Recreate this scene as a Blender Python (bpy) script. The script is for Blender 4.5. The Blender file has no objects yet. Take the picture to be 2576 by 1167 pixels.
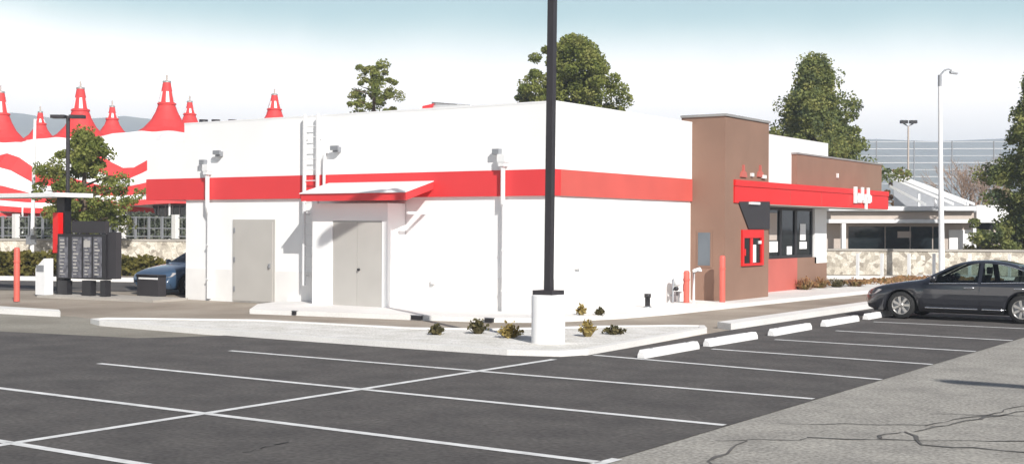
import bpy, bmesh, math, random
from mathutils import Vector, Matrix
R = math.radians
random.seed(7)
scene = bpy.context.scene
col = scene.collection

# ------------------------------------------------------------------ camera geometry (metres; X along the long wall, Y along the short wall)
F, YAW, ROLL, YH, EYE = 3217.0, R(34.22), 4.53e-3, 570.75, 2.2
CY, SY = math.cos(YAW), math.sin(YAW)
def ray(px, py):
    dx, dy = px-1288, py-YH
    cr, sr = math.cos(ROLL), math.sin(ROLL)
    x, y = cr*dx+sr*dy, -sr*dx+cr*dy
    return Vector((x/F*CY-SY, x/F*SY+CY, -y/F))
EY = Vector((0, 0, EYE))
def at(px, py, d): return EY+ray(px, py)*d
def gr(px, py, z=0.0):
    r = ray(px, py); return EY+r*((z-EYE)/r.z)
def onY(px, py, Y):
    r = ray(px, py); return EY+r*(Y/r.y)
def onX(px, py, X):
    r = ray(px, py); return EY+r*(X/r.x)

# ------------------------------------------------------------------ materials
def mat(name, colr, rough=0.8, var=0.0, scale=3.0, col2=None, bump=0.0, bscale=40.0, metal=0.0, spec=0.5, speck=0.0, coat=0.0, detail=6.0):
    m = bpy.data.materials.new(name); m.use_nodes = True
    nt = m.node_tree; b = nt.nodes['Principled BSDF']
    b.inputs['Base Color'].default_value = (*colr, 1); b.inputs['Roughness'].default_value = rough
    b.inputs['Metallic'].default_value = metal; b.inputs['Specular IOR Level'].default_value = spec
    b.inputs['Coat Weight'].default_value = coat; b.inputs['Coat Roughness'].default_value = 0.04
    tc = nt.nodes.new('ShaderNodeTexCoord')
    out = None
    if var > 0 or col2:
        n = nt.nodes.new('ShaderNodeTexNoise'); n.inputs['Scale'].default_value = scale; n.inputs['Detail'].default_value = detail
        nt.links.new(tc.outputs['Object'], n.inputs['Vector'])
        r = nt.nodes.new('ShaderNodeValToRGB')
        a = col2 if col2 else tuple(c*(1-var) for c in colr)
        z = colr if col2 else tuple(min(1, c*(1+var)) for c in colr)
        r.color_ramp.elements[0].position = .32; r.color_ramp.elements[1].position = .68
        r.color_ramp.elements[0].color = (*a, 1); r.color_ramp.elements[1].color = (*z, 1)
        nt.links.new(n.outputs['Fac'], r.inputs['Fac']); out = r.outputs['Color']
    if speck > 0:
        n2 = nt.nodes.new('ShaderNodeTexNoise'); n2.inputs['Scale'].default_value = bscale; n2.inputs['Detail'].default_value = 3
        nt.links.new(tc.outputs['Object'], n2.inputs['Vector'])
        mr = nt.nodes.new('ShaderNodeMapRange'); mr.inputs['From Min'].default_value = .3; mr.inputs['From Max'].default_value = .7
        mr.inputs['To Min'].default_value = 1-speck; mr.inputs['To Max'].default_value = 1+speck
        nt.links.new(n2.outputs['Fac'], mr.inputs['Value'])
        mx = nt.nodes.new('ShaderNodeMix'); mx.data_type = 'RGBA'; mx.blend_type = 'MULTIPLY'; mx.inputs['Factor'].default_value = 1
        if out: nt.links.new(out, mx.inputs['A'])
        else: mx.inputs['A'].default_value = (*colr, 1)
        nt.links.new(mr.outputs['Result'], mx.inputs['B']); out = mx.outputs['Result']
    if out: nt.links.new(out, b.inputs['Base Color'])
    if bump > 0:
        n3 = nt.nodes.new('ShaderNodeTexNoise'); n3.inputs['Scale'].default_value = bscale; n3.inputs['Detail'].default_value = 4
        nt.links.new(tc.outputs['Object'], n3.inputs['Vector'])
        bp = nt.nodes.new('ShaderNodeBump'); bp.inputs['Strength'].default_value = bump; bp.inputs['Distance'].default_value = .02
        nt.links.new(n3.outputs['Fac'], bp.inputs['Height']); nt.links.new(bp.outputs['Normal'], b.inputs['Normal'])
    return m

M = {}
M['stucco'] = mat('white_stucco', (.88, .88, .875), .9, .03, .6, bump=.25, bscale=60)
M['paintconc'] = mat('white_painted_concrete', (.84, .83, .82), .85, .04, 1.2, bump=.15, bscale=30)
M['dado'] = mat('stained_dado', (.80, .785, .765), .9, .05, .9, bump=.2, bscale=50)
M['red'] = mat('red_paint', (.72, .045, .05), .55, .04, .8)
M['paler'] = mat('paler_red_paint', (.62, .105, .085), .6, .05, 1.2)  # lighter coral tone for the band on the right wall
M['redpanel'] = mat('red_panel', (.72, .012, .012), .4, .05, .8)
M['coral'] = mat('coral_paint', (.5, .125, .1), .6, .06, 1.0)
M['brown'] = mat('brown_stucco', (.25, .15, .108), .9, .07, .9, bump=.3, bscale=50)
M['cap'] = mat('cap_metal', (.34, .33, .32), .5, .05, 2, metal=.3)
M['door'] = mat('door_paint', (.47, .45, .42), .55, .04, 1.5)
M['wmetal'] = mat('white_metal', (.8, .8, .8), .45, .02, 3)
M['gmetal'] = mat('grey_metal', (.3, .31, .33), .45, .05, 3, metal=.4)
M['dark'] = mat('black_metal', (.018, .017, .02), .45, .1, 4)
M['bronze'] = mat('dark_bronze_paint', (.032, .028, .032), .5, .1, 2)
M['bluegrey'] = mat('blue_grey_panel', (.12, .14, .16), .35, .08, 2)
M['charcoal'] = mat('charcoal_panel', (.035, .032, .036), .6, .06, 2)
M['glass'] = mat('dark_glass', (.012, .017, .02), .04, spec=.45)
M['white'] = mat('white_plastic', (.85, .85, .85), .4, .02, 3)
M['asphalt'] = mat('new_asphalt', (.104, .095, .088), .9, .0, 1.3, col2=(.066, .060, .057), bump=.4, bscale=16, speck=.3, detail=9)

M['old'] = mat('old_asphalt', (.37, .35, .312), .95, .0, 1.4, col2=(.27, .255, .23), bump=.3, bscale=22, speck=.35, detail=9)
M['seal'] = mat('crack_sealant', (.115, .108, .1), .7, .3, 3)
M['conc'] = mat('pale_concrete', (.74, .725, .70), .9, .06, .7, bump=.15, bscale=40, speck=.08)  # near-white concrete, base tone varied at random
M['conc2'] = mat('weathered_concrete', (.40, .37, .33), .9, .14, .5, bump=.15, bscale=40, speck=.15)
M['drive'] = mat('drive_concrete', (.37, .32, .262), .9, .0, .45, col2=(.24, .2, .158), bump=.2, bscale=40, speck=.15, detail=9)
M['apron'] = mat('apron_concrete', (.30, .28, .235), .9, .0, .6, col2=(.215, .195, .16), speck=.2, bscale=30)
M['paint'] = mat('marking_paint', (.84, .84, .83), .8, .0, 5, col2=(.6, .6, .59), detail=8)
M['gravel'] = mat('pale_gravel', (.76, .74, .71), .95, .0, 2.0, col2=(.6, .58, .53), bump=.6, bscale=25, speck=.25)
M['ground'] = mat('dry_ground', (.2, .17, .13), .95, .2, .05, speck=.2, bscale=3)
M['stone'] = mat('stone_wall', (.42, .38, .31), .9, bump=.5, bscale=8)
M['coralpost'] = mat('bollard_cover', (.62, .12, .09), .45, .04, 3)
M['beige'] = mat('beige_render', (.5, .43, .38), .85, .06, .7)
M['trunk'] = mat('bark', (.12, .085, .06), .95, .25, 6, bump=.6, bscale=20)
M['twig'] = mat('bare_twigs', (.36, .26, .2), .95, .2, 3)
M['tentred'] = mat('red_tent_fabric', (.66, .045, .045), .7, .06, .4)
M['tentwhite'] = mat('white_tent_fabric', (.82, .82, .82), .7, .02, .4)
M['hill'] = mat('hill_scrub', (.11, .105, .06), .95, .35, .004, speck=.3, bscale=.02)
M['tyre'] = mat('tyre_rubber', (.018, .018, .018), .85)
M['rim'] = mat('alloy', (.55, .53, .5), .35, metal=.7)
M['chrome'] = mat('chrome_trim', (.75, .75, .77), .18, metal=.95)
M['carpaint'] = mat('charcoal_car_paint', (.019, .0205, .027), .28, coat=1.0, spec=.6)
M['navy'] = mat('navy_car_paint', (.045, .085, .15), .3, coat=1.0)
def autoglass():
    m = bpy.data.materials.new('car_glass'); m.use_nodes = True; nt = m.node_tree; nt.nodes.clear()
    o = nt.nodes.new('ShaderNodeOutputMaterial'); a = nt.nodes.new('ShaderNodeBsdfTransparent'); a.inputs['Color'].default_value = (.5, .58, .56, 1)
    g = nt.nodes.new('ShaderNodeBsdfGlossy'); g.inputs['Roughness'].default_value = .02; f = nt.nodes.new('ShaderNodeFresnel'); f.inputs['IOR'].default_value = 1.5
    x = nt.nodes.new('ShaderNodeMixShader'); nt.links.new(f.outputs[0], x.inputs[0]); nt.links.new(a.outputs[0], x.inputs[1]); nt.links.new(g.outputs[0], x.inputs[2]); nt.links.new(x.outputs[0], o.inputs['Surface'])
    return m
M['autoglass'] = autoglass()
M['seat'] = mat('grey_leather', (.09, .08, .075), .6)
M['arch'] = mat('wheel_arch_liner', (.008, .008, .008), .9)
M['lampglass'] = mat('headlamp_lens', (.42, .4, .4), .12, spec=.9)
M['poster'] = mat('menu_panel', (.2, .2, .23), .5, .0, 7, col2=(.05, .05, .06), detail=8)
M['bushdry'] = None

def leafmat(name, c1, c2, c3, scale=1.2):
    m = bpy.data.materials.new(name); m.use_nodes = True
    nt = m.node_tree; b = nt.nodes['Principled BSDF']; b.inputs['Roughness'].default_value = .75; b.inputs['Specular IOR Level'].default_value = .25
    tc = nt.nodes.new('ShaderNodeTexCoord'); n = nt.nodes.new('ShaderNodeTexNoise')
    n.inputs['Scale'].default_value = scale; n.inputs['Detail'].default_value = 5
    nt.links.new(tc.outputs['Object'], n.inputs['Vector'])
    r = nt.nodes.new('ShaderNodeValToRGB'); r.color_ramp.elements[0].position = .3; r.color_ramp.elements[0].color = (*c1, 1)
    r.color_ramp.elements[1].position = .7; r.color_ramp.elements[1].color = (*c3, 1)
    e = r.color_ramp.elements.new(.5); e.color = (*c2, 1)
    nt.links.new(n.outputs['Fac'], r.inputs['Fac']); nt.links.new(r.outputs['Color'], b.inputs['Base Color'])
    tr = nt.nodes.new('ShaderNodeBsdfTranslucent'); nt.links.new(r.outputs['Color'], tr.inputs['Color']); ms = nt.nodes.new('ShaderNodeMixShader'); ms.inputs[0].default_value = .38
    nt.links.new(b.outputs[0], ms.inputs[1]); nt.links.new(tr.outputs[0], ms.inputs[2]); nt.links.new(ms.outputs[0], nt.nodes['Material Output'].inputs['Surface'])
    return m
M['leaf'] = leafmat('olive_leaves', (.12, .155, .035), (.235, .26, .06), (.34, .335, .11))
M['leafd'] = leafmat('evergreen_needles', (.09, .125, .075), (.21, .24, .075), (.36, .35, .12))
M['leafy'] = leafmat('yellow_tufts', (.2, .13, .03), (.36, .27, .08), (.5, .42, .2), 9)
M['leafg'] = leafmat('tuft_green', (.05, .05, .02), (.12, .105, .045), (.24, .2, .1), 9)
M['leafo'] = leafmat('rusty_cover', (.28, .13, .055), (.42, .24, .12), (.2, .2, .07), 2)
M['hedge'] = leafmat('hedge_leaves', (.09, .09, .02), (.17, .15, .035), (.27, .22, .06), 2)
M['greygreen'] = leafmat('grey_green_leaves', (.07, .09, .06), (.15, .17, .12), (.3, .31, .25), 2)

def voronoi_stone(m):
    nt = m.node_tree; b = nt.nodes['Principled BSDF']
    tc = nt.nodes.new('ShaderNodeTexCoord'); v = nt.nodes.new('ShaderNodeTexVoronoi'); v.inputs['Scale'].default_value = 5
    v2 = nt.nodes.new('ShaderNodeTexVoronoi'); v2.inputs['Scale'].default_value = 8; v2.feature = 'DISTANCE_TO_EDGE'
    nt.links.new(tc.outputs['Object'], v.inputs['Vector']); nt.links.new(tc.outputs['Object'], v2.inputs['Vector'])
    r = nt.nodes.new('ShaderNodeValToRGB')
    r.color_ramp.elements[0].color = (.34, .30, .25, 1); r.color_ramp.elements[1].color = (.76, .71, .63, 1)
    e = r.color_ramp.elements.new(.45); e.color = (.6, .55, .46, 1)
    sp = nt.nodes.new('ShaderNodeSeparateColor'); nt.links.new(v.outputs['Color'], sp.inputs['Color'])
    nt.links.new(sp.outputs['Red'], r.inputs['Fac'])
    r2 = nt.nodes.new('ShaderNodeValToRGB'); r2.color_ramp.elements[0].color = (.62, .6, .55, 1); r2.color_ramp.elements[1].color = (1, 1, 1, 1)
    r2.color_ramp.elements[1].position = .06
    nt.links.new(v2.outputs['Distance'], r2.inputs['Fac'])
    mx = nt.nodes.new('ShaderNodeMix'); mx.data_type = 'RGBA'; mx.blend_type = 'MULTIPLY'; mx.inputs['Factor'].default_value = 1
    nt.links.new(r.outputs['Color'], mx.inputs['A']); nt.links.new(r2.outputs['Color'], mx.inputs['B'])
    nt.links.new(mx.outputs['Result'], b.inputs['Base Color'])
voronoi_stone(M['stone'])

# ------------------------------------------------------------------ mesh helpers
class MB:
    def __init__(s): s.v = []; s.f = []; s.mi = []; s.sm = []; s.cur = 0
    def face(s, pts, smooth=False):
        k = len(s.v); s.v += [tuple(p) for p in pts]; s.f.append(tuple(range(k, k+len(pts)))); s.mi.append(s.cur); s.sm.append(smooth)
    def mesh(s, vs, fs, smooth=False):
        k = len(s.v); s.v += [tuple(p) for p in vs]
        for f in fs: s.f.append(tuple(i+k for i in f)); s.mi.append(s.cur); s.sm.append(smooth)
        return s
    def box(s, x0, x1, y0, y1, z0, z1):
        return s.prism([(x0, y0), (x1, y0), (x1, y1), (x0, y1)], z0, z1)
    def prism(s, poly, z0, z1, dx=0, dy=0):
        n = len(poly); a = sum(poly[i][0]*poly[(i+1) % n][1]-poly[(i+1) % n][0]*poly[i][1] for i in range(n))
        if a < 0: poly = poly[::-1]
        v = [(x, y, z0) for x, y in poly]+[(x+dx, y+dy, z1) for x, y in poly]
        f = [tuple(range(n))[::-1], tuple(range(n, 2*n))]+[(i, (i+1) % n, n+(i+1) % n, n+i) for i in range(n)]
        return s.mesh(v, f)
    def ext(s, pts, off):
        pts = [Vector(p) for p in pts]; off = Vector(off); n = len(pts)
        nm = Vector((0, 0, 0))
        for i in range(n): nm += pts[i].cross(pts[(i+1) % n])
        if nm.dot(off) > 0: pts = pts[::-1]
        v = pts+[p+off for p in pts]
        f = [tuple(range(n)), tuple(range(2*n-1, n-1, -1))]+[((i+1) % n, i, n+i, n+(i+1) % n) for i in range(n)]
        return s.mesh(v, f)
    def tube(s, pts, r, n=10, r2=None, caps=True):
        pts = [Vector(p) for p in pts]; m = len(pts); v = []; f = []
        for i, p in enumerate(pts):
            d = (pts[min(i+1, m-1)]-pts[max(i-1, 0)]).normalized()
            u = d.cross(Vector((0, 0, 1)) if abs(d.z) < .9 else Vector((1, 0, 0))).normalized(); w = d.cross(u)
            rr = r if r2 is None else r+(r2-r)*i/max(1, m-1)
            for k in range(n):
                a = 2*math.pi*k/n; v.append(p+(u*math.cos(a)+w*math.sin(a))*rr)
        for i in range(m-1):
            for k in range(n): f.append((i*n+k, i*n+(k+1) % n, (i+1)*n+(k+1) % n, (i+1)*n+k))
        s.mesh(v, f, True)
        if caps:
            s.face(v[:n][::-1]); s.face(v[-n:])
        return s
    def lathe(s, prof, c=(0, 0, 0), n=24, smooth=True, axis='z'):
        v = []; f = []; m = len(prof)
        for r, z in prof:
            for k in range(n):
                a = 2*math.pi*k/n
                if axis == 'z': v.append((c[0]+r*math.cos(a), c[1]+r*math.sin(a), c[2]+z))
                else: v.append((c[0]+r*math.cos(a), c[1]+z, c[2]+r*math.sin(a)))
        for i in range(m-1):
            for k in range(n):
                q = (i*n+k, i*n+(k+1) % n, (i+1)*n+(k+1) % n, (i+1)*n+k)
                f.append(q if axis == 'z' else q[::-1])
        return s.mesh(v, f, smooth)
    def build(s, name, m, parent=None, org=(0, 0, 0)):
        me = bpy.data.meshes.new(name); o = Vector(org)
        me.from_pydata([tuple(Vector(p)-o) for p in s.v], [], s.f)
        for q in (m if isinstance(m, (list, tuple)) else [m]): me.materials.append(q)
        me.polygons.foreach_set('material_index', s.mi); me.polygons.foreach_set('use_smooth', s.sm)
        me.update()
        ob = bpy.data.objects.new(name, me); col.objects.link(ob)
        if parent: ob.parent = parent
        elif any(org): ob.location = org
        return ob

def tag(o, label, cat, group=None, kind=None):
    if label: o['label'] = label
    if cat: o['category'] = cat
    if group: o['group'] = group
    if kind: o['kind'] = kind
    return o
def thing(name, loc, label, cat, group=None, rz=0):
    o = bpy.data.objects.new(name, None); col.objects.link(o); o.location = loc; o.rotation_euler = (0, 0, rz); o.empty_display_size = .3
    return tag(o, label, cat, group)
def struct(name, mb, m, label=None):
    o = mb.build(name, m); o['kind'] = 'structure'
    if label: o['label'] = label
    return o
def copy_tree(o, parent=None, label=None, group=None):
    c = o.copy(); col.objects.link(c)
    if parent: c.parent = parent
    if label: c['label'] = label
    if group: c['group'] = group
    for ch in [q for q in o.children]: copy_tree(ch, c)
    return c
class T:                                             # a thing whose parts are given in world coordinates
    def __init__(s, name, loc, label, cat, group=None): s.o = thing(name, loc, label, cat, group); s.loc = Vector(loc)
    def part(s, name, mb, m, parent=None, label=None):
        ob = mb.build(name, m, parent or s.o, s.loc)
        if label: ob['label'] = label
        return ob

# ------------------------------------------------------------------ SETTING: ground, pavements, markings
g = MB(); g.face([(-4000, -600, -.03), (2500, -600, -.03), (2500, 4500, -.03), (-4000, 4500, -.03)]); struct('ground', g, M['ground'])
g = MB(); g.face([(-6.02, -12, -.004), (40, -12, -.004), (40, 75, -.004), (-6.02, 75, -.004)])
struct('old_asphalt', g, M['old'])
g = MB(); g.face([(-60, -12, 0), (-6.02, -12, 0), (-6.02, 45, 0), (-11.62, 45, 0), (-11.62, 25, 0), (-11.3, 18.9, 0), (-19.2, 18.0, 0), (-19.6, 17.25, 0), (-20.1, 16.55, 0), (-23.58, 15.9, 0), (-30, 15.2, 0), (-60, 13, 0)])
struct('new_asphalt', g, M['asphalt'])
g = MB(); g.face([(-60, 13, -.012), (-30, 15.2, -.012), (-23.58, 15.9, -.012), (-20.1, 16.5, -.012), (-19.55, 17.25, -.012), (-19.2, 18.1, -.012), (-26, 19.6, -.012), (-60, 20, -.012)])
struct('driveway_apron', g, M['apron'])
g = MB(); g.face([(-75, 14, -.018), (-10.5, 14, -.018), (-10.5, 75, -.018), (-75, 75, -.018)])
struct('drive_lane', g, M['drive'])
# walkway round the building, with a real kerb step
g = MB(); g.prism([(-25.6, 26.5), (-25.0, 24.6), (-23.6, 22.95), (-19.1, 23.75), (-17.2, 24.2), (-16.0, 25.0), (-15.25, 27.2), (-14.95, 29.5), (-14.75, 35.3), (-14.3, 46), (-14.2, 60), (-17.3, 60), (-17.3, 26.5)], -.02, .10)
struct('walkway', g, M['conc'])
g = MB(); g.prism([(-33.9, 24.1), (-29.2, 24.6), (-29.3, 26.0), (-33.9, 25.8)], -.02, .05); struct('kerb_island', g, M['conc2'])
g = MB(); g.prism([(-40, 18.7), (-29.6, 19.0), (-26.3, 19.35), (-26.9, 19.75), (-40, 19.4)], -.02, .12); struct('kerb', g, M['conc'])
# planter corner: kerb all round and pale gravel inside
PL = [(-24.0, 18.45), (-23.3, 18.15), (-20, 18.0), (-16.7, 18.0), (-14.6, 18.02), (-12.4, 18.1), (-11.55, 18.45), (-11.32, 19.0), (-11.55, 22), (-11.75, 24.6), (-12.1, 25.2), (-12.7, 24.9), (-13.9, 23.7), (-14.6, 22.6), (-15.3, 21.7), (-16.7, 20.95), (-20.9, 20.6), (-23.2, 19.4), (-24.0, 18.9)]
cx, cy = -15.5, 19.9
def shrink(poly, t):
    out = []
    n = len(poly)
    for i in range(n):
        a, b, c = Vector(poly[i-1]), Vector(poly[i]), Vector(poly[(i+1) % n])
        d1 = (b-a).normalized(); d2 = (c-b).normalized()
        nn = (Vector((-d1.y, d1.x))+Vector((-d2.y, d2.x))).normalized()
        out.append(tuple(b+nn*t))
    return out
PI_ = shrink(PL, .16)
g = MB(); n = len(PL)
for i in range(n):
    j = (i+1) % n
    a, b, c, d = PL[i], PL[j], PI_[j], PI_[i]
    g.face([(*a, .1), (*b, .1), (*c, .1), (*d, .1)]); g.face([(*a, -.02), (*b, -.02), (*b, .1), (*a, .1)]); g.face([(*c, .0), (*d, .0), (*d, .1), (*c, .1)])
struct('planter_kerb', g, M['conc'])
g = MB(); g.face([(*p, .075) for p in PI_]); struct('planter_gravel', g, M['gravel'])
g = MB(); g.prism([(-12.12, 25.9), (-11.66, 25.6), (-11.66, 60), (-12.12, 60)], -.02, .13); struct('kerb_strip', g, M['conc'])
g = MB(); g.prism([(-14.0, 18.2), (-13.9, 18.35), (-17.0, 18.35), (-17.4, 18.2)], .0755, .081); struct('drain_cover', g, M['conc2'])
# painted lines
g = MB()
def line(x0, y0, x1, y1, w=.125, z=.006):
    d = Vector((x1-x0, y1-y0)); L = d.length; d.normalize(); nn = Vector((-d.y, d.x))*w/2
    k = max(1, int(L/.9)); pv = None
    for i in range(k):
        a = Vector((x0, y0))+d*L*i/k; b = Vector((x0, y0))+d*L*(i+1)/k
        g.face([(a.x-nn.x, a.y-nn.y, z), (b.x-nn.x, b.y-nn.y, z), (b.x+nn.x, b.y+nn.y, z), (a.x+nn.x, a.y+nn.y, z)])
line(-11.39, 2.5, -11.38, 18.0)
for Y, x0 in ((15.83, -16.75), (13.13, -16.85), (10.36, -17.4), (7.82, -11.44), (5.2, -17)):
    line(x0, Y-.01, -11.44, Y); line(-11.33, Y, -6.05, Y)
line(-11.44, 7.82, -16.8, 7.8)
for Y0, Y1, x0 in ((19.0, 18.44, -11.2), (21.25, 21.0, -10.05), (23.8, 23.68, -9.9), (26.65, 26.45, -9.7), (29.75, 29.8, -9.9), (32.6, 32.6, -9.9)):
    line(x0, Y0, -6.02, Y1, .125)
line(-6.02, 10.15, -6.0, 10.62, .12, .006)
line(-5.1, 10.15, -5.02, 10.62, .12, .006)
struct('parking_lines', g, M['paint'])
# sealed cracks in the old asphalt
g = MB()
def crack(pts, w=.05, jag=.06, z=.003):
    P = [gr(*p) for p in pts]; Q = [P[0]]
    for a, b in zip(P, P[1:]):
        k = max(2, int((b-a).length/.22))
        for i in range(1, k+1):
            q = a.lerp(b, i/k); q.x += random.uniform(-jag, jag); q.y += random.uniform(-jag, jag); Q.append(q)
    pr = None
    for i, q in enumerate(Q):
        d = (Q[min(i+1, len(Q)-1)]-Q[max(0, i-1)]).normalized(); nn = Vector((-d.y, d.x, 0))*w*random.uniform(.12, .6)
        cur = (Vector((q.x, q.y, z))-nn, Vector((q.x, q.y, z))+nn)
        if pr: g.face([pr[0], cur[0], cur[1], pr[1]])
        pr = cur
crack([(2030, 1099), (2200, 1104), (2290, 1107), (2420, 1108), (2576, 1110)])
crack([(2215, 1102), (2225, 1090), (2290, 1085), (2322, 1118)], .045)
crack([(2322, 1118), (2450, 1126), (2600, 1140)])
crack([(2300, 1085), (2420, 1058), (2600, 1030)])
crack([(2340, 1040), (2600, 1046)], .03)
crack([(1800, 1108), (2010, 1106), (2030, 1100)], .05)
crack([(1880, 1108), (1850, 1130), (1790, 1158), (1770, 1185)], .06)
crack([(1960, 1064), (2120, 1066), (2330, 1070)], .025)
crack([(2330, 1070), (2440, 1050), (2600, 1015)], .03)
struct('sealed_cracks', g, M['seal'])
g = MB()
crack([(610, 1138), (640, 1131)], .022, .04, .006); crack([(655, 1128), (680, 1122)], .018, .03, .006); crack([(690, 1119), (735, 1112)], .03, .03, .006)
struct('asphalt_crack', g, M['tyre'])

# ------------------------------------------------------------------ RESTAURANT
XR, YL, XL, YB = -16.64, 26.30, -29.75, 44.75          # right wall, long wall, left end, back
ZB0, ZB1, ZT = 2.97, 3.61, 5.22
B = T('restaurant', (-23, 34, 0), 'white fast food restaurant with a red band and a brown corner tower', 'restaurant')
p = MB()
p.box(XL, XR, YL, YL+.25, .92, ZB0)                    # long wall in one run
p.box(XR-.25, XR, YL+.25, 39.3, .92, ZB0)
p.box(XL, XL+.25, YL+.25, YB, .0, ZB0)
p.box(XL+.25, XR-.6, YB-.25, YB, .0, ZB0)
p.box(XR-.6, XR, onX(2050, 560, XR).y, YB, .95, ZB0)                  # pier by the windows
p.box(XR-.25, XR, 39.3, 43.45, 2.9, ZB0)
wall = B.part('wall', p, M['stucco'])
p = MB(); p.box(XL+.01, XR-.0, YL-.012, YL+.25, -.02, .92); p.box(XR-.25, XR+.012, YL-.012, 33.7, -.02, .92)
B.part('dado', p, M['dado'], label='stained pale lower strip of the wall')
p = MB()
p.box(XL-.02, XR+.04, YL-.06, YL+.2, ZB1, ZT); p.box(XR-.2, XR+.04, YL+.2, YB, ZB1, ZT)
p.box(XL-.02, XL+.2, YL+.2, YB, ZB0, ZT); p.box(XL+.2, XR-.2, YB-.2, YB, ZB0, ZT)
B.part('parapet', p, M['stucco'])
p = MB(); p.box(XL+.2, XR-.2, YL+.2, YB-.2, 4.0, 4.1); B.part('roof', p, M['conc'])
p = MB(); p.box(XL-1.72, XR+.045, YL-.075, YL+.2, ZB0-.005, ZB1); B.part('red_band', p, M['red'])
p = MB(); p.box(XR-.15, XR+.06, YL+.2, 34.2, ZB0-.005, ZB1); B.part('paler_band', p, M['paler'], label='paler coral stretch of the red band on the right wall')
p = MB(); p.box(XL-.025, XR+.045, YL-.066, YL+.22, ZT, ZT+.05); p.box(XR-.2, XR+.045, YL+.22, YB, ZT, ZT+.05)
B.part('coping', p, M['wmetal'])
# left end canopy carrying the band
p = MB(); p.box(XL-1.7, XL-.02, YL-.055, 33, ZB1, 4.78); p.box(XL-1.7, XL-.02, YL+.2, 33, ZB0, ZB1); B.part('side_canopy', p, M['stucco'])
# raised roof screen with grey coping and red end
q0, q1 = at(1062, 268, 50), at(1182, 267, 50)
p = MB(); a0 = at(1090, 260, 46); a1 = at(1180, 268, 44)
p.ext([at(1088, 258.5, 47), at(1180, 265.5, 45), at(1180, 285, 45), at(1088, 283, 47)], (-.25, .35, 0)); rs = B.part('roof_screen', p, M['stucco'])
p = MB(); p.ext([at(1086, 257, 47), at(1182, 264.5, 44.98), at(1182, 267, 44.98), at(1086, 260, 47)], (-.3, .4, 0)); B.part('screen_cap', p, M['cap'], rs)
p = MB(); p.ext([at(1063, 267, 47), at(1092, 261, 46.8), at(1086, 272, 46.8), at(1062, 273, 47)], (-.2, .3, 0)); B.part('screen_end', p, M['red'], rs)
# roof vents seen above the parapet
for px in (512, 543, 585, 620):
    q = at(px, 312, 46); p = MB(); p.lathe([(.0, .55), (.16, .55), (.16, .38), (.09, .36), (.09, -1.2)][::-1], (q.x, q.y, q.z-.40), 12)
    B.part('roof_vent', p, M['bronze'])
# doors on the long wall
def doorleaf(parent, x0, x1, y, z0, z1, hinge_r):
    p = MB(); p.box(x0, x1, y-.035, y, z0, z1); d = B.part('door', p, M['door'], parent)
    return d
p = MB(); p.box(-27.72, -26.02, YL-.03, YL, .0, 2.38); fr = B.part('door_frame', p, M['door'])
p = MB(); p.box(-27.64, -26.10, YL-.045, YL-.03, .03, 2.31); B.part('door_leaf', p, M['door'], fr)
for z in (.3, 1.15, 2.0):
    p = MB(); p.box(-27.66, -27.6, YL-.06, YL-.045, z, z+.14); B.part('hinge', p, M['gmetal'], fr)
p = MB(); p.box(-26.22, -26.17, YL-.10, YL-.05, 1.0, 1.12); B.part('door_handle', p, M['gmetal'], fr)
# utility enclosure with double doors
EY0 = 25.55
p = MB(); p.box(-23.90, -23.18, EY0, YL-.02, -.02, 2.80); p.box(-21.46, -21.27, EY0, YL-.02, -.02, 2.80); p.box(-23.18, -21.46, EY0, YL-.02, 2.34, 2.80); p.box(-23.18, -21.46, EY0+.3, YL-.02, -.02, 2.34)
en = B.part('utility_closet', p, M['stucco'])
for x0, x1 in ((-23.17, -22.33), (-22.32, -21.47)):
    p = MB(); p.box(x0, x1, EY0+.02, EY0+.07, .02, 2.33); d = B.part('door_leaf', p, M['door'], en)
p = MB(); p.lathe([(0, -.05), (.035, -.05), (.035, 0)], (-22.25, EY0+.02, 1.06), 10, axis='y'); B.part('door_knob', p, M['dark'], en)
p = MB(); p.box(-23.9, -21.26, EY0-.012, EY0+.01, -.02, .06); B.part('threshold', p, M['conc2'], en)
# sloping awning over the closet
AX0, AX1, AY = -23.9, -20.3, 25.1
p = MB(); p.ext([(AX0, AY, 2.86), (AX0, AY, 3.05), (AX0, YL-.07, 3.36), (AX0, YL-.07, 3.17)], (AX1-AX0, 0, 0)); aw = B.part('awning', p, M['red'])
p = MB(); p.ext([(AX0-.03, AY-.04, 3.053), (AX0-.03, AY-.04, 3.073), (AX0-.03, YL-.075, 3.383), (AX0-.03, YL-.075, 3.363)], (AX1-AX0+.04, 0, 0)); B.part('awning_roof', p, M['wmetal'], aw)
p = MB(); p.box(AX1-.35, AX1-.29, EY0-.0, YL, 2.52, 2.58); B.part('bracket', p, M['wmetal'], aw)
# roof ladder with side rails
LX0, LX1 = onY(766, 400, 26.1).x, onY(799, 400, 26.1).x
p = MB()
for x in (LX0, LX1): p.box(x-.03, x+.03, 26.06, 26.14, .55, ZT+.06)
ld = B.part('ladder', p, M['wmetal'])
for k in range(15):
    p = MB(); p.tube([(LX0, 26.1, .75+k*.3), (LX1, 26.1, .75+k*.3)], .014, 6); B.part('rung', p, M['wmetal'], ld)
for z in (.8, 2.5, 4.6):
    for x in (LX0, LX1):
        p = MB(); p.box(x-.02, x+.02, 26.14, YL-.01, z, z+.04); B.part('stand_off', p, M['wmetal'], ld)
p = MB(); p.tube([(onY(812, 400, 26.1).x, 26.15, 3.12), (onY(812, 400, 26.1).x, 26.15, 4.15), (onY(818, 400, 26.1).x, 26.22, 4.2)], .04, 8); B.part('conduit', p, M['wmetal'])
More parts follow.
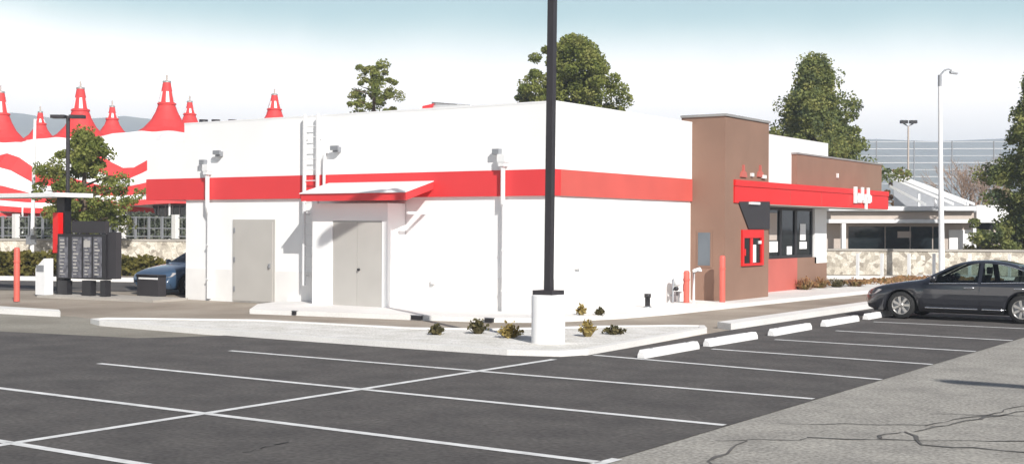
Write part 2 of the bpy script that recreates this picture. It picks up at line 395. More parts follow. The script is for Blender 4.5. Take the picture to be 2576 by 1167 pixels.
# downpipes with hoppers
def downpipe(px, jog):
    x = onY(px, 450, 26.1).x; p = MB()
    p.box(x-.025, x+.025, YL-.22, YL-.10, 2.75, 3.75)
    if jog:
        p.ext([(x-.035, YL-.22, 2.75), (x-.035, YL-.10, 2.75), (x-.035, YL-.02, 2.5), (x-.035, YL-.14, 2.5)], (.07, 0, 0)); p.box(x-.025, x+.025, YL-.14, YL-.02, .05, 2.5)
    else: p.box(x-.025, x+.025, YL-.16, YL-.04, .05, 2.75)
    d = B.part('downpipe', p, M['wmetal'])
    p = MB(); p.prism([(x-.09, YL-.25), (x+.09, YL-.25), (x+.09, YL-.07), (x-.09, YL-.07)], 3.7, 3.8)
    p.box(x-.12, x+.12, YL-.26, YL-.07, 3.8, 4.0); B.part('hopper', p, M['wmetal'], d)
    p = MB(); p.box(x-.3, x-.1, YL-.22, YL-.07, 4.0, 4.14); B.part('scupper', p, M['gmetal'], d)
    for z in (.6, 1.6):
        p = MB(); p.box(x-.05, x+.05, YL-.165, YL-.012, z, z+.04); B.part('clip', p, M['wmetal'], d)
downpipe(519, True); downpipe(1263, False)
for px, py in ((556, 388), (852, 377)):
    q = onY(px, py, YL-.06); p = MB(); p.box(q.x-.09, q.x+.09, YL-.2, YL-.06, q.z-.07, q.z+.07); p.box(q.x-.14, q.x+.14, YL-.26, YL-.2, q.z-.02, q.z+.1)
    B.part('wall_lamp', p, M['gmetal'])
for px, py in ((1092, 708),):
    q = onY(px, py, YL-.012); p = MB(); p.box(q.x-.05, q.x+.05, YL-.09, YL-.012, q.z-.06, q.z+.06); B.part('hose_tap', p, M['wmetal'])
q = onX(1449, 667, XR+.0); p = MB(); p.box(XR, XR+.1, q.y-.1, q.y+.1, q.z-.09, q.z+.09); B.part('outlet_box', p, M['wmetal'])
# brown tower
TX, TY0, TY1 = -15.55, 33.70, 36.85
p = MB(); p.box(XR-.3, TX, TY0, TY1, -.02, 5.40); tw = B.part('tower', p, M['brown'])
p = MB(); p.box(XR-.32, TX+.04, TY0-.04, TY1+.04, 5.40, 5.47); B.part('tower_cap', p, M['cap'], tw)
for z in (1.35, 2.7, 4.05): pass
a, b = onY(1757, 585, TY0), onY(1787, 668, TY0)
p = MB(); p.box(a.x-.05, b.x+.05, TY0-.02, TY0+.01, b.z-.05, a.z+.05); wf = B.part('window', p, M['brown'], tw)
p = MB(); p.box(a.x, b.x, TY0-.03, TY0-.02, b.z, a.z); B.part('pane', p, M['bluegrey'], tw)
# canopy band
CX, CY0, CY1 = -15.49, onX(1850, 470, -15.49).y, onX(2236, 500, -15.49).y
p = MB(); p.box(XR+.05, CX-.02, CY0+.0, CY1, 2.93, 3.40); p.box(XR+.05, CX, CY0-.002, CY1+.02, 3.42, 3.60); p.box(XR+.05, CX-.05, CY0+.02, CY1-.02, 3.40, 3.42)
cn = B.part('red_canopy', p, M['redpanel'])
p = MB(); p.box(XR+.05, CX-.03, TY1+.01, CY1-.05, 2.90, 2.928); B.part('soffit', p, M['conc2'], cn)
for y in (38.5, 41.2, 43.9):
    p = MB(); p.box(CX-.021, CX-.016, y-.008, y+.008, 2.94, 3.39); B.part('panel_joint', p, M['coral'], cn)
# white lettering on the canopy
la, lb = onX(2147, 497, CX), onX(2190, 500, CX); LW = lb.y-la.y; z0 = 3.0
def yy(t): return la.y+LW*t
p = MB()
def sl(t0, t1, za, zb, sk=0): p.ext([(CX+.0, yy(t0), za), (CX+.0, yy(t1), za), (CX+.0, yy(t1)+sk, zb), (CX+.0, yy(t0)+sk, zb)], (.05, 0, 0))
sl(.0, .15, 3.10, 3.68); sl(.42, .54, 3.20, 3.68); sl(.76, .88, 3.20, 3.68)     # ascenders
sl(.12, .30, 3.12, 3.24); sl(.30, .42, 3.12, 3.44); sl(.52, .60, 3.12, 3.24); sl(.60, .70, 3.10, 3.44); sl(.70, .76, 3.32, 3.44); sl(.87, .93, 3.12, 3.44); sl(.93, 1.0, 3.16, 3.40)
sl(.64, .75, 2.9, 3.12); sl(.15, .24, 3.24, 3.34); sl(.12, .30, 3.34, 3.46); sl(.24, .30, 3.24, 3.34); sl(.76, .87, 3.12, 3.20)
B.part('lettering', p, M['white'], cn, label='white brush style lettering on the red canopy')
# red lamps and lights standing on the canopy by the tower
for px, py in ((1871, 432), (1913, 436)):
    q = onX(px, 444, TX+.03); p = MB()
    p.ext([(TX, q.y-.22, q.z-.02), (TX, q.y+.22, q.z-.02), (TX, q.y+.17, q.z+.12), (TX, q.y+.06, q.z+.16), (TX, q.y+.03, q.z+.34), (TX, q.y-.03, q.z+.34), (TX, q.y-.06, q.z+.16), (TX, q.y-.17, q.z+.12)], (.05, 0, 0)); B.part('red_emblem', p, M['coral'], tw)
for px, py, w in ((1892, 440, .07), (1921, 445, .14)):
    q = onX(px, py, TX+.03); p = MB(); p.box(TX, TX+.07, q.y-w, q.y+w, q.z-.05, q.z+.05); B.part('spot_lamp', p, M['white'], tw)
q = onX(1897, 508, CX); p = MB(); p.box(CX-.02, CX+.05, q.y-.35, q.y+.35, 2.90, 2.97); B.part('light_bar', p, M['white'], cn)
# charcoal panel, canopy shadow's slanted edge built into its outline, and order window on the tower
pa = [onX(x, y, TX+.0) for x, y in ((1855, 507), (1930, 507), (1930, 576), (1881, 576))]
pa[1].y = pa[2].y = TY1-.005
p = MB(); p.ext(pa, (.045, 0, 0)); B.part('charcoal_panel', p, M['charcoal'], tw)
a, b = onX(1864, 578, TX), onX(1917, 668, TX)
wy0, wy1, wz0, wz1 = a.y, b.y, b.z+.02, a.z
p = MB()
p.box(TX, TX+.06, wy0, wy1, wz1-.24, wz1); p.box(TX, TX+.06, wy0, wy1, wz0, wz0+.07); p.box(TX, TX+.06, wy0, wy0+.12, wz0+.07, wz1-.24); p.box(TX, TX+.06, wy1-.16, wy1, wz0+.07, wz1-.24)
ow = B.part('order_window', p, M['redpanel'], tw)
p = MB(); p.box(TX-.01, TX+.012, wy0+.12, wy1-.16, wz0+.07, wz1-.24); B.part('pane', p, M['glass'], tw)
ym = wy0+.12+(wy1-wy0-.28)*.52
p = MB(); p.box(TX+.012, TX+.03, ym-.16, ym+.02, wz0+.07, wz1-.24); p.box(TX+.012, TX+.03, wy0+.22, wy0+.3, wz0+.3, wz0+.5); B.part('mullion', p, M['redpanel'], tw)
p = MB(); p.box(TX+.012, TX+.034, ym+.03, ym+.25, wz0+.09, wz0+.62); p.box(TX+.012, TX+.05, wy1-.32, wy1-.16, wz1-.42, wz1-.33); B.part('poster', p, M['white'], tw)
# glazed front right of the tower
WY0, WY1 = onX(1935, 560, XR).y, onX(2049, 560, XR).y
p = MB(); p.box(XR-.25, XR, TY1, WY0+.0, .92, ZB0)
B.part('infill', p, M['brown'])
WS = 1.18
p = MB(); p.box(XR-.25, XR+.01, TY1, onX(2005, 690, XR).y, -.02, WS); B.part('coral_sill_wall', p, M['coral'])
p = MB(); p.box(XR-.25, XR+.01, onX(2005, 690, XR).y, YB+.0, -.02, WS-.22); B.part('brown_sill_wall', p, M['brown'])
p = MB(); p.box(XR-.25, XR+.0, onX(2005, 690, XR).y, WY1+.2, WS-.22, WS); B.part('sill_course', p, M['brown'])
ys = [onX(x, 560, XR).y for x in (1934, 1966, 2004, 2046)]
for i in range(3):
    y0, y1 = ys[i], ys[i+1]; p = MB(); t = .10
    p.box(XR-.10, XR-.02, y0, y1-.01, WS, WS+t); p.box(XR-.10, XR-.02, y0, y1-.01, 2.9-t, 2.9); p.box(XR-.10, XR-.02, y0, y0+t, WS+t, 2.9-t); p.box(XR-.10, XR-.02, y1-t-.01, y1-.01, WS+t, 2.9-t)
    wi = B.part('window', p, M['dark'])
    p = MB(); p.box(XR-.08, XR-.06, y0+t, y1-t-.01, WS+t, 2.9-t); B.part('pane', p, M['glass'], wi)
    p = MB(); p.box(XR-.055, XR-.045, y0+t+(.02, .5, .3)[i], y0+t+(y1-y0)*(.72, .7, .62)[i], WS+(.22, .12, .3)[i], WS+(.58, .4, .55)[i])
    if i == 2: p.box(XR-.055, XR-.045, y0+t+.35, y0+t+(y1-y0)*.55, WS+.6, 2.35)
    B.part('poster', p, M['white'], wi)
    if i == 0:
        p = MB(); p.box(XR-.058, XR-.048, y0+t+.02, y0+(y1-y0)*.75, WS+.62, 2.7); B.part('poster', p, M['beige'], wi)
p = MB(); p.box(XR-1.2, XR-1.1, TY1, YB-.3, 0, ZB0); B.part('interior_wall', p, M['beige'])
# brown fascia sign wall above the canopy
FX = -16.40; a, b = onX(2005, 383, FX), onX(2218, 412, FX)
p = MB(); p.box(XR+.05, FX, a.y, b.y, 3.605, 4.71); fs = B.part('fascia', p, M['brown'])
p = MB(); p.box(XR+.045, FX+.03, a.y-.03, b.y+.03, 4.71, 4.77); B.part('fascia_cap', p, M['cap'], fs)
q = onX(2105, 442, FX); p = MB(); p.box(FX, FX+.06, q.y-.05, q.y+.05, q.z-.08, q.z+.08); B.part('spot_lamp', p, M['white'], fs)
# ------------------------------------------------------------------ things by the building
def bollard(x, y, h, r, label, m='coralpost'):
    o = T('bollard', (x, y, 0), label, 'bollard', 'coral painted bollards')
    p = MB(); p.lathe([(r, 0), (r, h-.06), (r*.85, h-.015), (r*.4, h), (0, h)], (x, y, 0), 20); o.part('post', p, M[m])
    p = MB(); p.lathe([(r+.012, h*.72), (r+.012, h*.72+.05)], (x, y, 0), 20); o.part('collar', p, M[m])
q = onY(1817, 740, 33.3); bollard(q.x, q.y, 1.42, .085, 'tall coral bollard at the front corner of the brown tower')
q = onX(1727, 720, -16.1); bollard(q.x, q.y, 1.0, .085, 'shorter coral bollard beside the pipes where white wall meets brown tower')
q = gr(42, 758); bollard(q.x, q.y, 1.55, .085, 'coral bollard standing left of the black menu board')
# gas meter pipes
q = onX(1699, 740, -16.35); o = T('gas_meter', (q.x, q.y, .1), 'grey gas meter with pipes on the white wall behind the shorter bollard', 'gas meter')
p = MB(); y = q.y; x = q.x
p.tube([(x, y-.15, .1), (x, y-.15, .75), (x, y+.1, .82), (x, y+.1, .3), (x-.2, y+.1, .3)], .03, 8); p.tube([(x, y+.22, .1), (x, y+.22, .7), (x, y+.1, .82)], .025, 8); o.part('pipe', p, M['gmetal'])
p = MB(); p.lathe([(0, -.09), (.13, -.09), (.15, -.05), (.15, .05), (.13, .09), (0, .09)], (x+.06, y-.02, .72), 16, axis='y'); p.box(x-.04, x+.16, y+.0, y+.2, .42, .62); o.part('meter', p, M['white'])
p = MB(); p.lathe([(0, -.04), (.06, -.04), (.06, .04), (0, .04)], (x+.1, y-.15, .5), 12, axis='y'); o.part('valve', p, M['dark'])
q = onX(1745, 690, -15.9); o = T('standpipe', (q.x, q.y, .1), 'white pipe fitting leaning out beside the shorter coral bollard', 'pipe')
p = MB(); p.tube([(q.x, q.y, .1), (q.x, q.y, .95), (q.x+.25, q.y-.05, 1.02)], .04, 8); p.tube([(q.x+.05, q.y-.1, 1.0), (q.x+.12, q.y+.14, 1.05)], .05, 8); o.part('pipe', p, M['wmetal'])
for px, py, h, lab in ((1629, 773, .36, 'small dark drain post at the foot of the white wall, nearer the lamp block'), (1679, 757, .42, 'small dark hooded vent pipe by the gas meter')):
    q = gr(px, py, .1); o = T('vent_post', (q.x, q.y, .1), lab, 'vent pipe')
    p = MB(); p.lathe([(.07, 0), (.07, h-.1), (.09, h-.1), (.09, h), (0, h)], (q.x, q.y, .1), 12); o.part('post', p, M['dark'])
    p = MB(); p.lathe([(.10, 0), (.10, .03), (0, .03)], (q.x, q.y, .1), 12); o.part('foot', p, M['gmetal'])
for px, py, w, lab in ((1030, 800, .14, 'dark drain opening in the walkway kerb below the closet awning'), (1243, 804, .10, 'small dark drain opening in the walkway kerb left of the lamp block'), (710, 789, .05, 'tiny dark drain spout in the kerb below the single door')):
    q = gr(px, py+5, 0); 
    yk = 22.95+(q.x+23.6)*.178 if q.x > -23.6 else q.y
    o = T('kerb_drain', (q.x, yk, 0), lab, 'kerb drain'); p = MB(); p.box(q.x-w, q.x+w, yk-.05, yk+.05, .0, .094); o.part('pipe_end', p, M['dark'])
    p = MB(); p.box(q.x-w-.03, q.x+w+.03, yk-.035, yk+.05, .094, .108); o.part('lintel', p, M['gmetal'])

# wheel stops
ws = T('wheel_stop', (0, 0, 0), 'x', 'wheel stop', 'wheel stops in a row')
p = MB()
sec = [(-.09, 0), (.09, 0), (.085, .07), (.05, .135), (-.05, .135), (-.085, .07)]
L = 2.15; n = 6; ringz = [(-L/2, .75), (-L/2+.05, 1), (L/2-.05, 1), (L/2, .75)]
v = [(x*s, y, z*s) for y, s in ringz for x, z in sec]; f = []
for i in range(3):
    for k in range(6): f.append((i*6+k, i*6+(k+1) % 6, (i+1)*6+(k+1) % 6, (i+1)*6+k))
f += [tuple(range(6)), tuple(range(18, 24))[::-1]]
f = [q[::-1] for q in f]
p.mesh(v, f); ws.part('block', p, M['paintconc'])
for y in (-.7, .7):
    p = MB(); p.lathe([(.03, .135), (.03, .142), (0, .142)], (0, y, 0), 8); ws.part('anchor_bolt', p, M['gmetal'])
labs = ['white concrete wheel stop nearest the lamp block', 'second white wheel stop along from the lamp block', 'third wheel stop along from the lamp block, midway to the dark sedan', 'white wheel stop just short of the dark sedan', 'wheel stop half hidden behind the nose of the dark sedan']
for i, Y in enumerate((20.13, 22.75, 25.68, 28.75, 31.5)):
    o = ws.o if i == 0 else copy_tree(ws.o)
    o.location = (-10.33-.02*(i % 2), Y, .001); o.rotation_euler.z = R((.6, -.8, .5, -.4, 0)[i]); o['label'] = labs[i]

# parking lot lamp on a concrete pedestal
def lot_lamp(x, y, label):
    o = T('parking_lamp', (x, y, 0), label, 'lamp post', 'tall bronze parking lot lamps')
    ln = lambda z: Vector((x+.0085*z*CY, y+.0085*z*SY, z))
    p = MB(); p.lathe([(.31, 0), (.31, .93), (.29, .96), (0, .96)], (x, y, 0), 32); o.part('pedestal', p, M['paintconc'])
    p = MB(); p.prism([(x-.21, y-.21), (x+.21, y-.21), (x+.21, y+.21), (x-.21, y+.21)], 0.96, 1.04); o.part('base_plate', p, M['bronze'])
    p = MB(); s = .068
    p.prism([(x-s+.009*CY, y-s+.009*SY), (x+s+.009*CY, y-s), (x+s, y+s), (x-s, y+s)], 1.04, 9.8, .0085*8.6*CY, .0085*8.6*SY); o.part('pole', p, M['bronze'])
    d = Vector((-.74, -.67, 0)); w = Vector((.67, -.74, 0)); c = ln(9.72)
    p = MB(); p.tube([c, c+d*.4], .05, 8); ar = o.part('arm', p, M['bronze'])
    p = MB(); pts = []
    for t, hw in ((.25, .2), (1.2, .2)): pts.append((t, hw))
    out = [c+d*.25+w*.17, c+d*1.25+w*.2]+[c+d*(1.25+.2*math.cos(a))+w*(.2*math.sin(a)) for a in [R(k) for k in (60, 30, 0, -30, -60)]]+[c+d*1.25-w*.2, c+d*.25-w*.17]
    p.ext([q-Vector((0, 0, .06)) for q in out], (0, 0, .14)); hd = o.part('lamp_head', p, M['bronze'])
    p = MB(); p.ext([c+d*t+w*u-Vector((0, 0, .075)) for t, u in ((.4, .13), (1.2, .15), (1.2, -.15), (.4, -.13))], (0, 0, .012)); o.part('lens', p, M['lampglass'], hd)
    return o
LB = gr(1379, 872)
L1 = lot_lamp(LB.x, LB.y, 'tall bronze lamp post on a white round pedestal at the planter corner')
L2 = copy_tree(L1.o, label='parking lamp post beyond the right edge whose shadow reaches the old asphalt')
L2.location = (8.35, 10.75, 0); L2.rotation_euler.z = R(-42)

# ------------------------------------------------------------------ foliage
def leaves(mb, c, r, n, size, flat=1.0, rnd=random):
    for _ in range(n):
        while True:
            d = Vector((rnd.uniform(-1, 1), rnd.uniform(-1, 1), rnd.uniform(-1, 1)))
            if .02 < d.length_squared <= 1: break
        q = Vector(c)+Vector((d.x*r, d.y*r, d.z*r*flat)); s = size*rnd.uniform(.6, 1.3)
        u = Vector((rnd.gauss(0, 1), rnd.gauss(0, 1), rnd.gauss(0, .8))).normalized()
        w = u.cross(Vector((rnd.gauss(0, 1), rnd.gauss(0, 1), rnd.gauss(0, 1)))).normalized()
        mb.face([q-u*s*.5, q+w*s*.32, q+u*s*.5, q-w*s*.32])
def tree(name, px, ytop, ybot, half, d, label, prof, m='leaf', ncl=170, per=55, lsize=.42, trunk=True, fill=.55, clr=.11, seed=1, base=0.0):
    rnd = random.Random(seed)
    b = at(px, YH, d); x, y = b.x, b.y
    zt, zb = at(px, ytop, d).z, at(px, ybot, d).z
    W = half/F*d
    o = T(name, (x, y, base), label, 'tree', 'trees behind the restaurant')
    p = MB(); H = zt-zb
    p.tube([(x, y, base), (x+.1, y, base+(zb-base)*.5), (x-.05, y, zb+H*.25), (x, y, zb+H*.6), (x, y, zt-.3)], .04*W+.16, 10, .04)
    for k in range(12):
        t = rnd.uniform(.0, .8); a = rnd.uniform(0, 6.28); rr = W*prof(t)*.8; z0 = zb+H*max(0, t-.1)
        p.tube([(x, y, z0), (x+math.cos(a)*rr*.5, y+math.sin(a)*rr*.5, z0+H*.06), (x+math.cos(a)*rr, y+math.sin(a)*rr, z0+H*.1)], .07, 6, .02)
    o.part('trunk', p, M['trunk'])
    p = MB()
    for k in range(ncl):
        t = rnd.random()**1.1; a = rnd.uniform(0, 6.28); rad = W*prof(t)*(1-.0)*math.sqrt(rnd.uniform(fill*.3, 1))*rnd.uniform(.74, 1.1)*(1+.24*math.sin(3*a+6*t+seed)+.16*math.sin(7*a-11*t+2*seed))
        c = (x+math.cos(a)*rad, y+math.sin(a)*rad, zb+H*t)
        leaves(p, c, W*clr*2*rnd.choice((.55, .7, .8, 1.0, 1.25)), int(per*1.6), lsize*.72, .8, rnd)
    o.part('crown', p, M[m]); return o
rp = lambda t: (math.sin(math.pi*min(1, t*.8+.2))**.7)*(1-.25*t)            # rounded
pointed = lambda t: max(.05, (1-t)**.75*(.8+.2*math.sin(t*14)))
dome = lambda t: max(.06, math.sqrt(max(0, 1-(t*.98)**2.3)))
tree('evergreen_tree', 940, 158, 330, 72, 88, 'olive tree with gaps in its crown showing above the middle of the roof', lambda t: .25+.75*math.sin(math.pi*min(1, .12+t*.85))**.8, 'leaf', 75, 70, .26, seed=3, clr=.105)
tree('evergreen_tree', 1440, 96, 330, 116, 78, 'broad dense olive tree behind the tall bronze lamp post', dome, 'leaf', 260, 110, .27, seed=5, clr=.10)
tree('evergreen_tree', 1322, 214, 310, 34, 80, 'small leafy treetop left of the broad tree behind the bronze lamp post', rp, 'leafd', 60, 70, .25, seed=6, clr=.16)
tree('conifer_tree', 2046, 160, 450, 185, 78, 'dark conifer rising behind the brown fascia at the right', lambda t: max(.07, (1-t**1.25)**.95*(.82+.18*math.sin(t*21+1))), 'leafd', 340, 110, .27, seed=21, clr=.085)
tree('conifer_tree', 2610, 185, 640, 150, 66, 'tall dark conifer at the right edge behind the dark sedan', lambda t: max(.05, (1-t**1.7)*(.82+.18*math.sin(t*19))), 'leafd', 340, 100, .25, seed=9, clr=.10)
tree('street_tree', 212, 335, 578, 122, 62, 'dense olive tree behind the black menu board', lambda t: max(.06, math.sin(math.pi*(.14+.84*t))**.8*(1-.35*t)*1.15), 'leaf', 130, 95, .22, seed=11, clr=.10)
tree('street_tree', 2258, 425, 560, 46, 86, 'small rusty green tree between the brown fascia and the white roof beams', rp, 'leafo', 40, 40, .3, seed=12)
tree('street_tree', 2532, 480, 620, 52, 88, 'dark bushy tree between the bare tree and the right hand conifer', rp, 'leafd', 80, 45, .4, seed=14)
tree('street_tree', 2385, 510, 600, 60, 110, 'green grey tree low behind the white lamp post', rp, 'greygreen', 50, 35, .4, seed=15)
# bare tree
def branch(p, a, d, L, r, lev, rnd):
    b = a+d*L; mid = a.lerp(b, .5)+Vector((rnd.uniform(-.06, .06), rnd.uniform(-.06, .06), 0))*L
    p.tube([a, mid, b], r, 5, r*.6, caps=False)
    if lev == 0: return
    for k in range(rnd.randint(3, 4)):
        nd = (d+Vector((rnd.uniform(-.75, .75), rnd.uniform(-.75, .75), rnd.uniform(-.2, .5)))).normalized()
        branch(p, a.lerp(b, rnd.uniform(.55, 1)), nd, L*rnd.uniform(.6, .8), r*.55, lev-1, rnd)
b = at(2450, 640, 84); o = T('bare_tree', (b.x, b.y, 0), 'bare brown winter tree between the white lamp post and the dark conifer', 'tree', 'trees behind the restaurant')
p = MB(); rnd = random.Random(4)
branch(p, Vector((b.x, b.y, 0)), Vector((0, 0, 1)), 2.2, .16, 0, rnd)
for k in range(6):
    a = k*1.05; branch(p, Vector((b.x, b.y, 1.8)), Vector((math.cos(a)*.42, math.sin(a)*.42, 1)).normalized(), 2.1, .10, 4, rnd)
o.part('trunk', p, M['twig'])
p = MB()
for k in range(150):
    a = rnd.uniform(0, 6.28); rr = 1.75*math.sqrt(rnd.random()); leaves(p, (b.x+math.cos(a)*rr, b.y+math.sin(a)*rr, rnd.uniform(3.0, 6.2)), .4, 7, .11, 1, rnd)
o.part('crown', p, M['twig'])

def tuft(px, py, w, h, m, label, z=.075, name='shrub', group='small shrubs in the planter', d=None):
    if z < .08: w, h = w*.78, h*.8
    q = gr(px, py, z); o = T(name, (q.x, q.y, z), label, 'shrub', group); rnd = random.Random(int(px)); p = MB()
    for k in range(int(60+w*60)):
        a = rnd.uniform(0, 6.28); t = rnd.random(); r = w*math.sqrt(rnd.random()); tip = Vector((q.x+math.cos(a)*r, q.y+math.sin(a)*r, z+h*(1-.6*(r/w)**2)*rnd.uniform(.5, 1.1)))
        ba = Vector((q.x+math.cos(a)*r*.35, q.y+math.sin(a)*r*.35, z)); s = Vector((-math.sin(a), math.cos(a), 0))*.03
        p.face([ba-s, ba+s, tip+s*.5, tip-s*.5])
        leaves(p, tip, .05, 2, .08, 1, rnd)
    o.part('foliage', p, M[m])
    p = MB()
    for k in range(4):
        a = k*1.6; p.tube([(q.x, q.y, z-.02), (q.x+math.cos(a)*w*.5, q.y+math.sin(a)*w*.5, z+h*.6)], .012, 5)
    o.part('stem', p, M['trunk'])
tuft(1097, 841, .20, .22, 'leafg', 'low olive shrub farthest left in the planter')
tuft(1203, 839, .26, .36, 'leafg', 'taller olive shrub second from left in the planter')
tuft(1283, 849, .30, .34, 'leafy', 'bright yellow shrub beside the lamp pedestal')
tuft(1478, 846, .22, .40, 'leafy', 'upright yellow orange shrub right of the lamp pedestal')
tuft(1545, 840, .27, .20, 'leafg', 'spreading olive shrub farthest right in the planter')
tuft(1462, 792, .12, .22, 'leafy', 'tiny pale shrub on the walkway edge behind the lamp pedestal', .1, group='weeds by the wall')
tuft(1509, 792, .10, .16, 'leafg', 'tiny dark weed on the walkway edge behind the lamp pedestal', .1, group='weeds by the wall')
tuft(1752, 752, .35, .62, 'leafg', 'green shrub at the foot of the brown tower between the two bollards', .1, group='weeds by the wall')
tuft(1768, 753, .22, .30, 'leafy', 'yellow tuft at the foot of the brown tower beside the taller bollard', .1, group='weeds by the wall')
for i, (px, py, w, h, m, lab) in enumerate(((2025, 728, .45, .42, 'leafo', 'rust brown shrub against the brown sill wall, nearest the coral wall'), (2062, 724, .42, .36, 'leafo', 'rust brown shrub under the end of the brown sill wall'), (2105, 722, .4, .3, 'leafg', 'green shrub just past the end of the restaurant'), (2150, 720, .5, .3, 'leafo', 'low rusty shrub past the restaurant, left of the dark sedan'))):
    tuft(px, py, w, h, m, lab, .1, group='shrubs along the front walkway')
g = MB(); rnd = random.Random(2)
for k in range(1500):
    x = rnd.uniform(-17.2, -12.9); y = rnd.uniform(47.5, 56); leaves(g, (x, y, .1), .1, 2, .16, .8, rnd)
tag(g.build('ground_cover', M['leafo']), 'low rust coloured ground cover past the restaurant', 'ground cover', kind='stuff')

# ------------------------------------------------------------------ menu board, canopy, bin on the left
Y0 = 24.85
def P(px, py, Y=Y0): return onY(px, py, Y)
def fbox(mb, x0, y0, x1, y1, Y=Y0, dep=.1, off=0.0):
    a, b = P(x0, y0, Y), P(x1, y1, Y); mb.box(a.x, b.x, Y+off, Y+off+dep, b.z, a.z)
mb0 = P(215, 748); o = T('menu_board', (mb0.x, Y0, 0), 'black drive through menu board with four lit panels on posts', 'menu board')
p = MB(); fbox(p, 145, 588, 266, 704, dep=.22); bd = o.part('cabinet', p, M['dark'])
p = MB(); fbox(p, 178, 556, 262, 587, dep=.16, off=.03); o.part('header', p, M['charcoal'])
p = MB(); fbox(p, 267, 584, 288, 702, dep=.2, off=.05); o.part('side_cabinet', p, M['charcoal'])
for x0, x1 in ((149, 171), (182, 205), (211, 230), (236, 256)):
    p = MB(); fbox(p, x0, 596, x1, 698, dep=.012, off=-.014); o.part('menu_panel', p, M['poster'])
p = MB(); rnd = random.Random(5)
for x0, x1 in ((149, 171), (182, 205), (211, 230), (236, 256)):
    for k in range(11):
        y = 602+k*8.6; fbox(p, x0+3, y, x0+3+rnd.uniform(6, 13), y+rnd.uniform(2, 4.5), dep=.004, off=-.02)
fbox(p, 212, 605, 228, 622, dep=.004, off=-.021)
o.part('lettering', p, M['door'])
for x0, x1 in ((145, 168), (206, 228), (252, 265)):
    p = MB(); fbox(p, x0, 705, x1, 748, dep=.2); o.part('leg', p, M['dark'])
o = T('order_canopy', (P(155, 748).x, 25.4, 0), 'white slab canopy on a black and red post over the order point', 'canopy')
a, b = P(-60, 491, 25.6), P(215, 491, 25.6); z = a.z
p = MB(); p.box(a.x, b.x-.15, 24.6, 26.0, z-.13, z); sl_ = o.part('slab', p, M['wmetal'])
p = MB(); a1, b1 = P(146, 510, 25.4), P(166, 500, 25.4); p.box(a1.x, b1.x, 25.35, 25.6, 0, z-.13); o.part('post', p, M['dark'])
p = MB(); fbox(p, 133, 535, 146, 636, 25.15, .18); o.part('red_sign', p, M['redpanel'])
o = T('order_speaker', (P(122, 746).x, Y0, 0), 'white order speaker pedestal left of the black menu board', 'speaker post')
p = MB(); a, b = P(110, 746), P(134, 650); p.ext([(a.x, Y0-.3, 0.03), (b.x, Y0-.3, .03), (b.x, Y0-.3, b.z), (b.x-.06, Y0-.3, b.z), (a.x+.02, Y0-.3, b.z-.28), (a.x, Y0-.3, b.z-.33)], (0, .3, 0)); o.part('pedestal', p, M['white'])
p = MB(); p.box(a.x+.05, b.x-.05, Y0-.312, Y0-.3, .75, .95); o.part('speaker_grille', p, M['gmetal'])
q = gr(376, 744); yb = min(q.y, 25.9); a, b = onY(345, 690, yb), onY(398, 743, yb)
o = T('litter_bin', ((a.x+b.x)/2, yb, 0), 'squat black bin with a white stripe in front of the navy car', 'bin')
p = MB(); p.box(a.x, b.x, yb, yb+.3, .05, a.z-.08); o.part('bin_body', p, M['charcoal'])
p = MB(); p.box(a.x-.02, b.x-.02, yb-.02, yb+.32, a.z-.08, a.z); o.part('lid', p, M['dark'])
zz = onY(376, 700, yb).z; p = MB(); p.box(a.x+.08, b.x-.02, yb-.012, yb-.001, zz-.03, zz+.03); o.part('stripe', p, M['white'])

# T-arm lamp, white flag pole, right hand lamps
q = at(170, YH, 47); o = T('twin_lamp', (q.x, q.y, 0), 'thin black lamp post with a flat two headed top behind the menu board', 'lamp post')
zt = at(170, 292, 47).z
rt = Vector((CY, SY, 0))
p = MB(); p.tube([(q.x, q.y, 0), (q.x, q.y, zt)], .07, 10); o.part('pole', p, M['bronze'])
for s in (-1, 1):
    a = Vector((q.x, q.y, zt-.09))+rt*.08*s; b = a+rt*.52*s; w = Vector((-SY, CY, 0))*.18
    p = MB(); p.ext([a-w, b-w, b+w, a+w], (0, 0, .12)); o.part('lamp_head', p, M['bronze'])
q = at(80, YH, 62); o = T('white_pole', (q.x, q.y, 0), 'plain white pole standing before the striped tents', 'pole')
t = at(88, 300, 62)
p = MB(); p.tube([(q.x, q.y, 0), (t.x, t.y, t.z)], .11, 12, .07); o.part('pole', p, M['wmetal'])
p = MB(); p.box(q.x-.25, q.x+.15, q.y-.15, q.y+.15, 1.25, 1.7); o.part('control_box', p, M['gmetal'])
q = at(2370, YH, 58); o = T('street_lamp', (q.x, q.y, 0), 'tall white street lamp with curved arm behind the dark sedan', 'lamp post')
t = at(2364, 190, 58)
p = MB(); p.tube([(q.x, q.y, 0), (t.x, t.y, t.z)], .14, 14, .075); o.part('pole', p, M['wmetal'])
p = MB(); p.tube([(t.x, t.y, t.z-.5), (t.x, t.y, t.z+.02)], .085, 12); o.part('collar', p, M['gmetal'])
pts = [at(x, y, 58) for x, y in ((2364, 194), (2368, 186), (2376, 178), (2386, 174), (2394, 178))]
p = MB(); p.tube(pts, .035, 8); o.part('arm', p, M['gmetal'])
c = at(2400, 182, 58); p = MB(); p.ext([c-rt*.16+Vector((0, 0, .05)), c+rt*.2-Vector((0, 0, .03)), c+rt*.18-Vector((0, 0, .09)), c-rt*.14-Vector((0, 0, .05))], (-SY*.2, CY*.2, 0)); o.part('lamp_head', p, M['gmetal'])
q = at(2284, YH, 92); zt = at(2281, 318, 92).z; o = T('floodlight_pole', (q.x, q.y, 0), 'thin brown floodlight pole with twin heads beside the white street lamp', 'lamp post')
p = MB(); p.tube([(q.x, q.y, 0), (q.x, q.y, zt)], .085, 10, .06); o.part('pole', p, M['beige'])
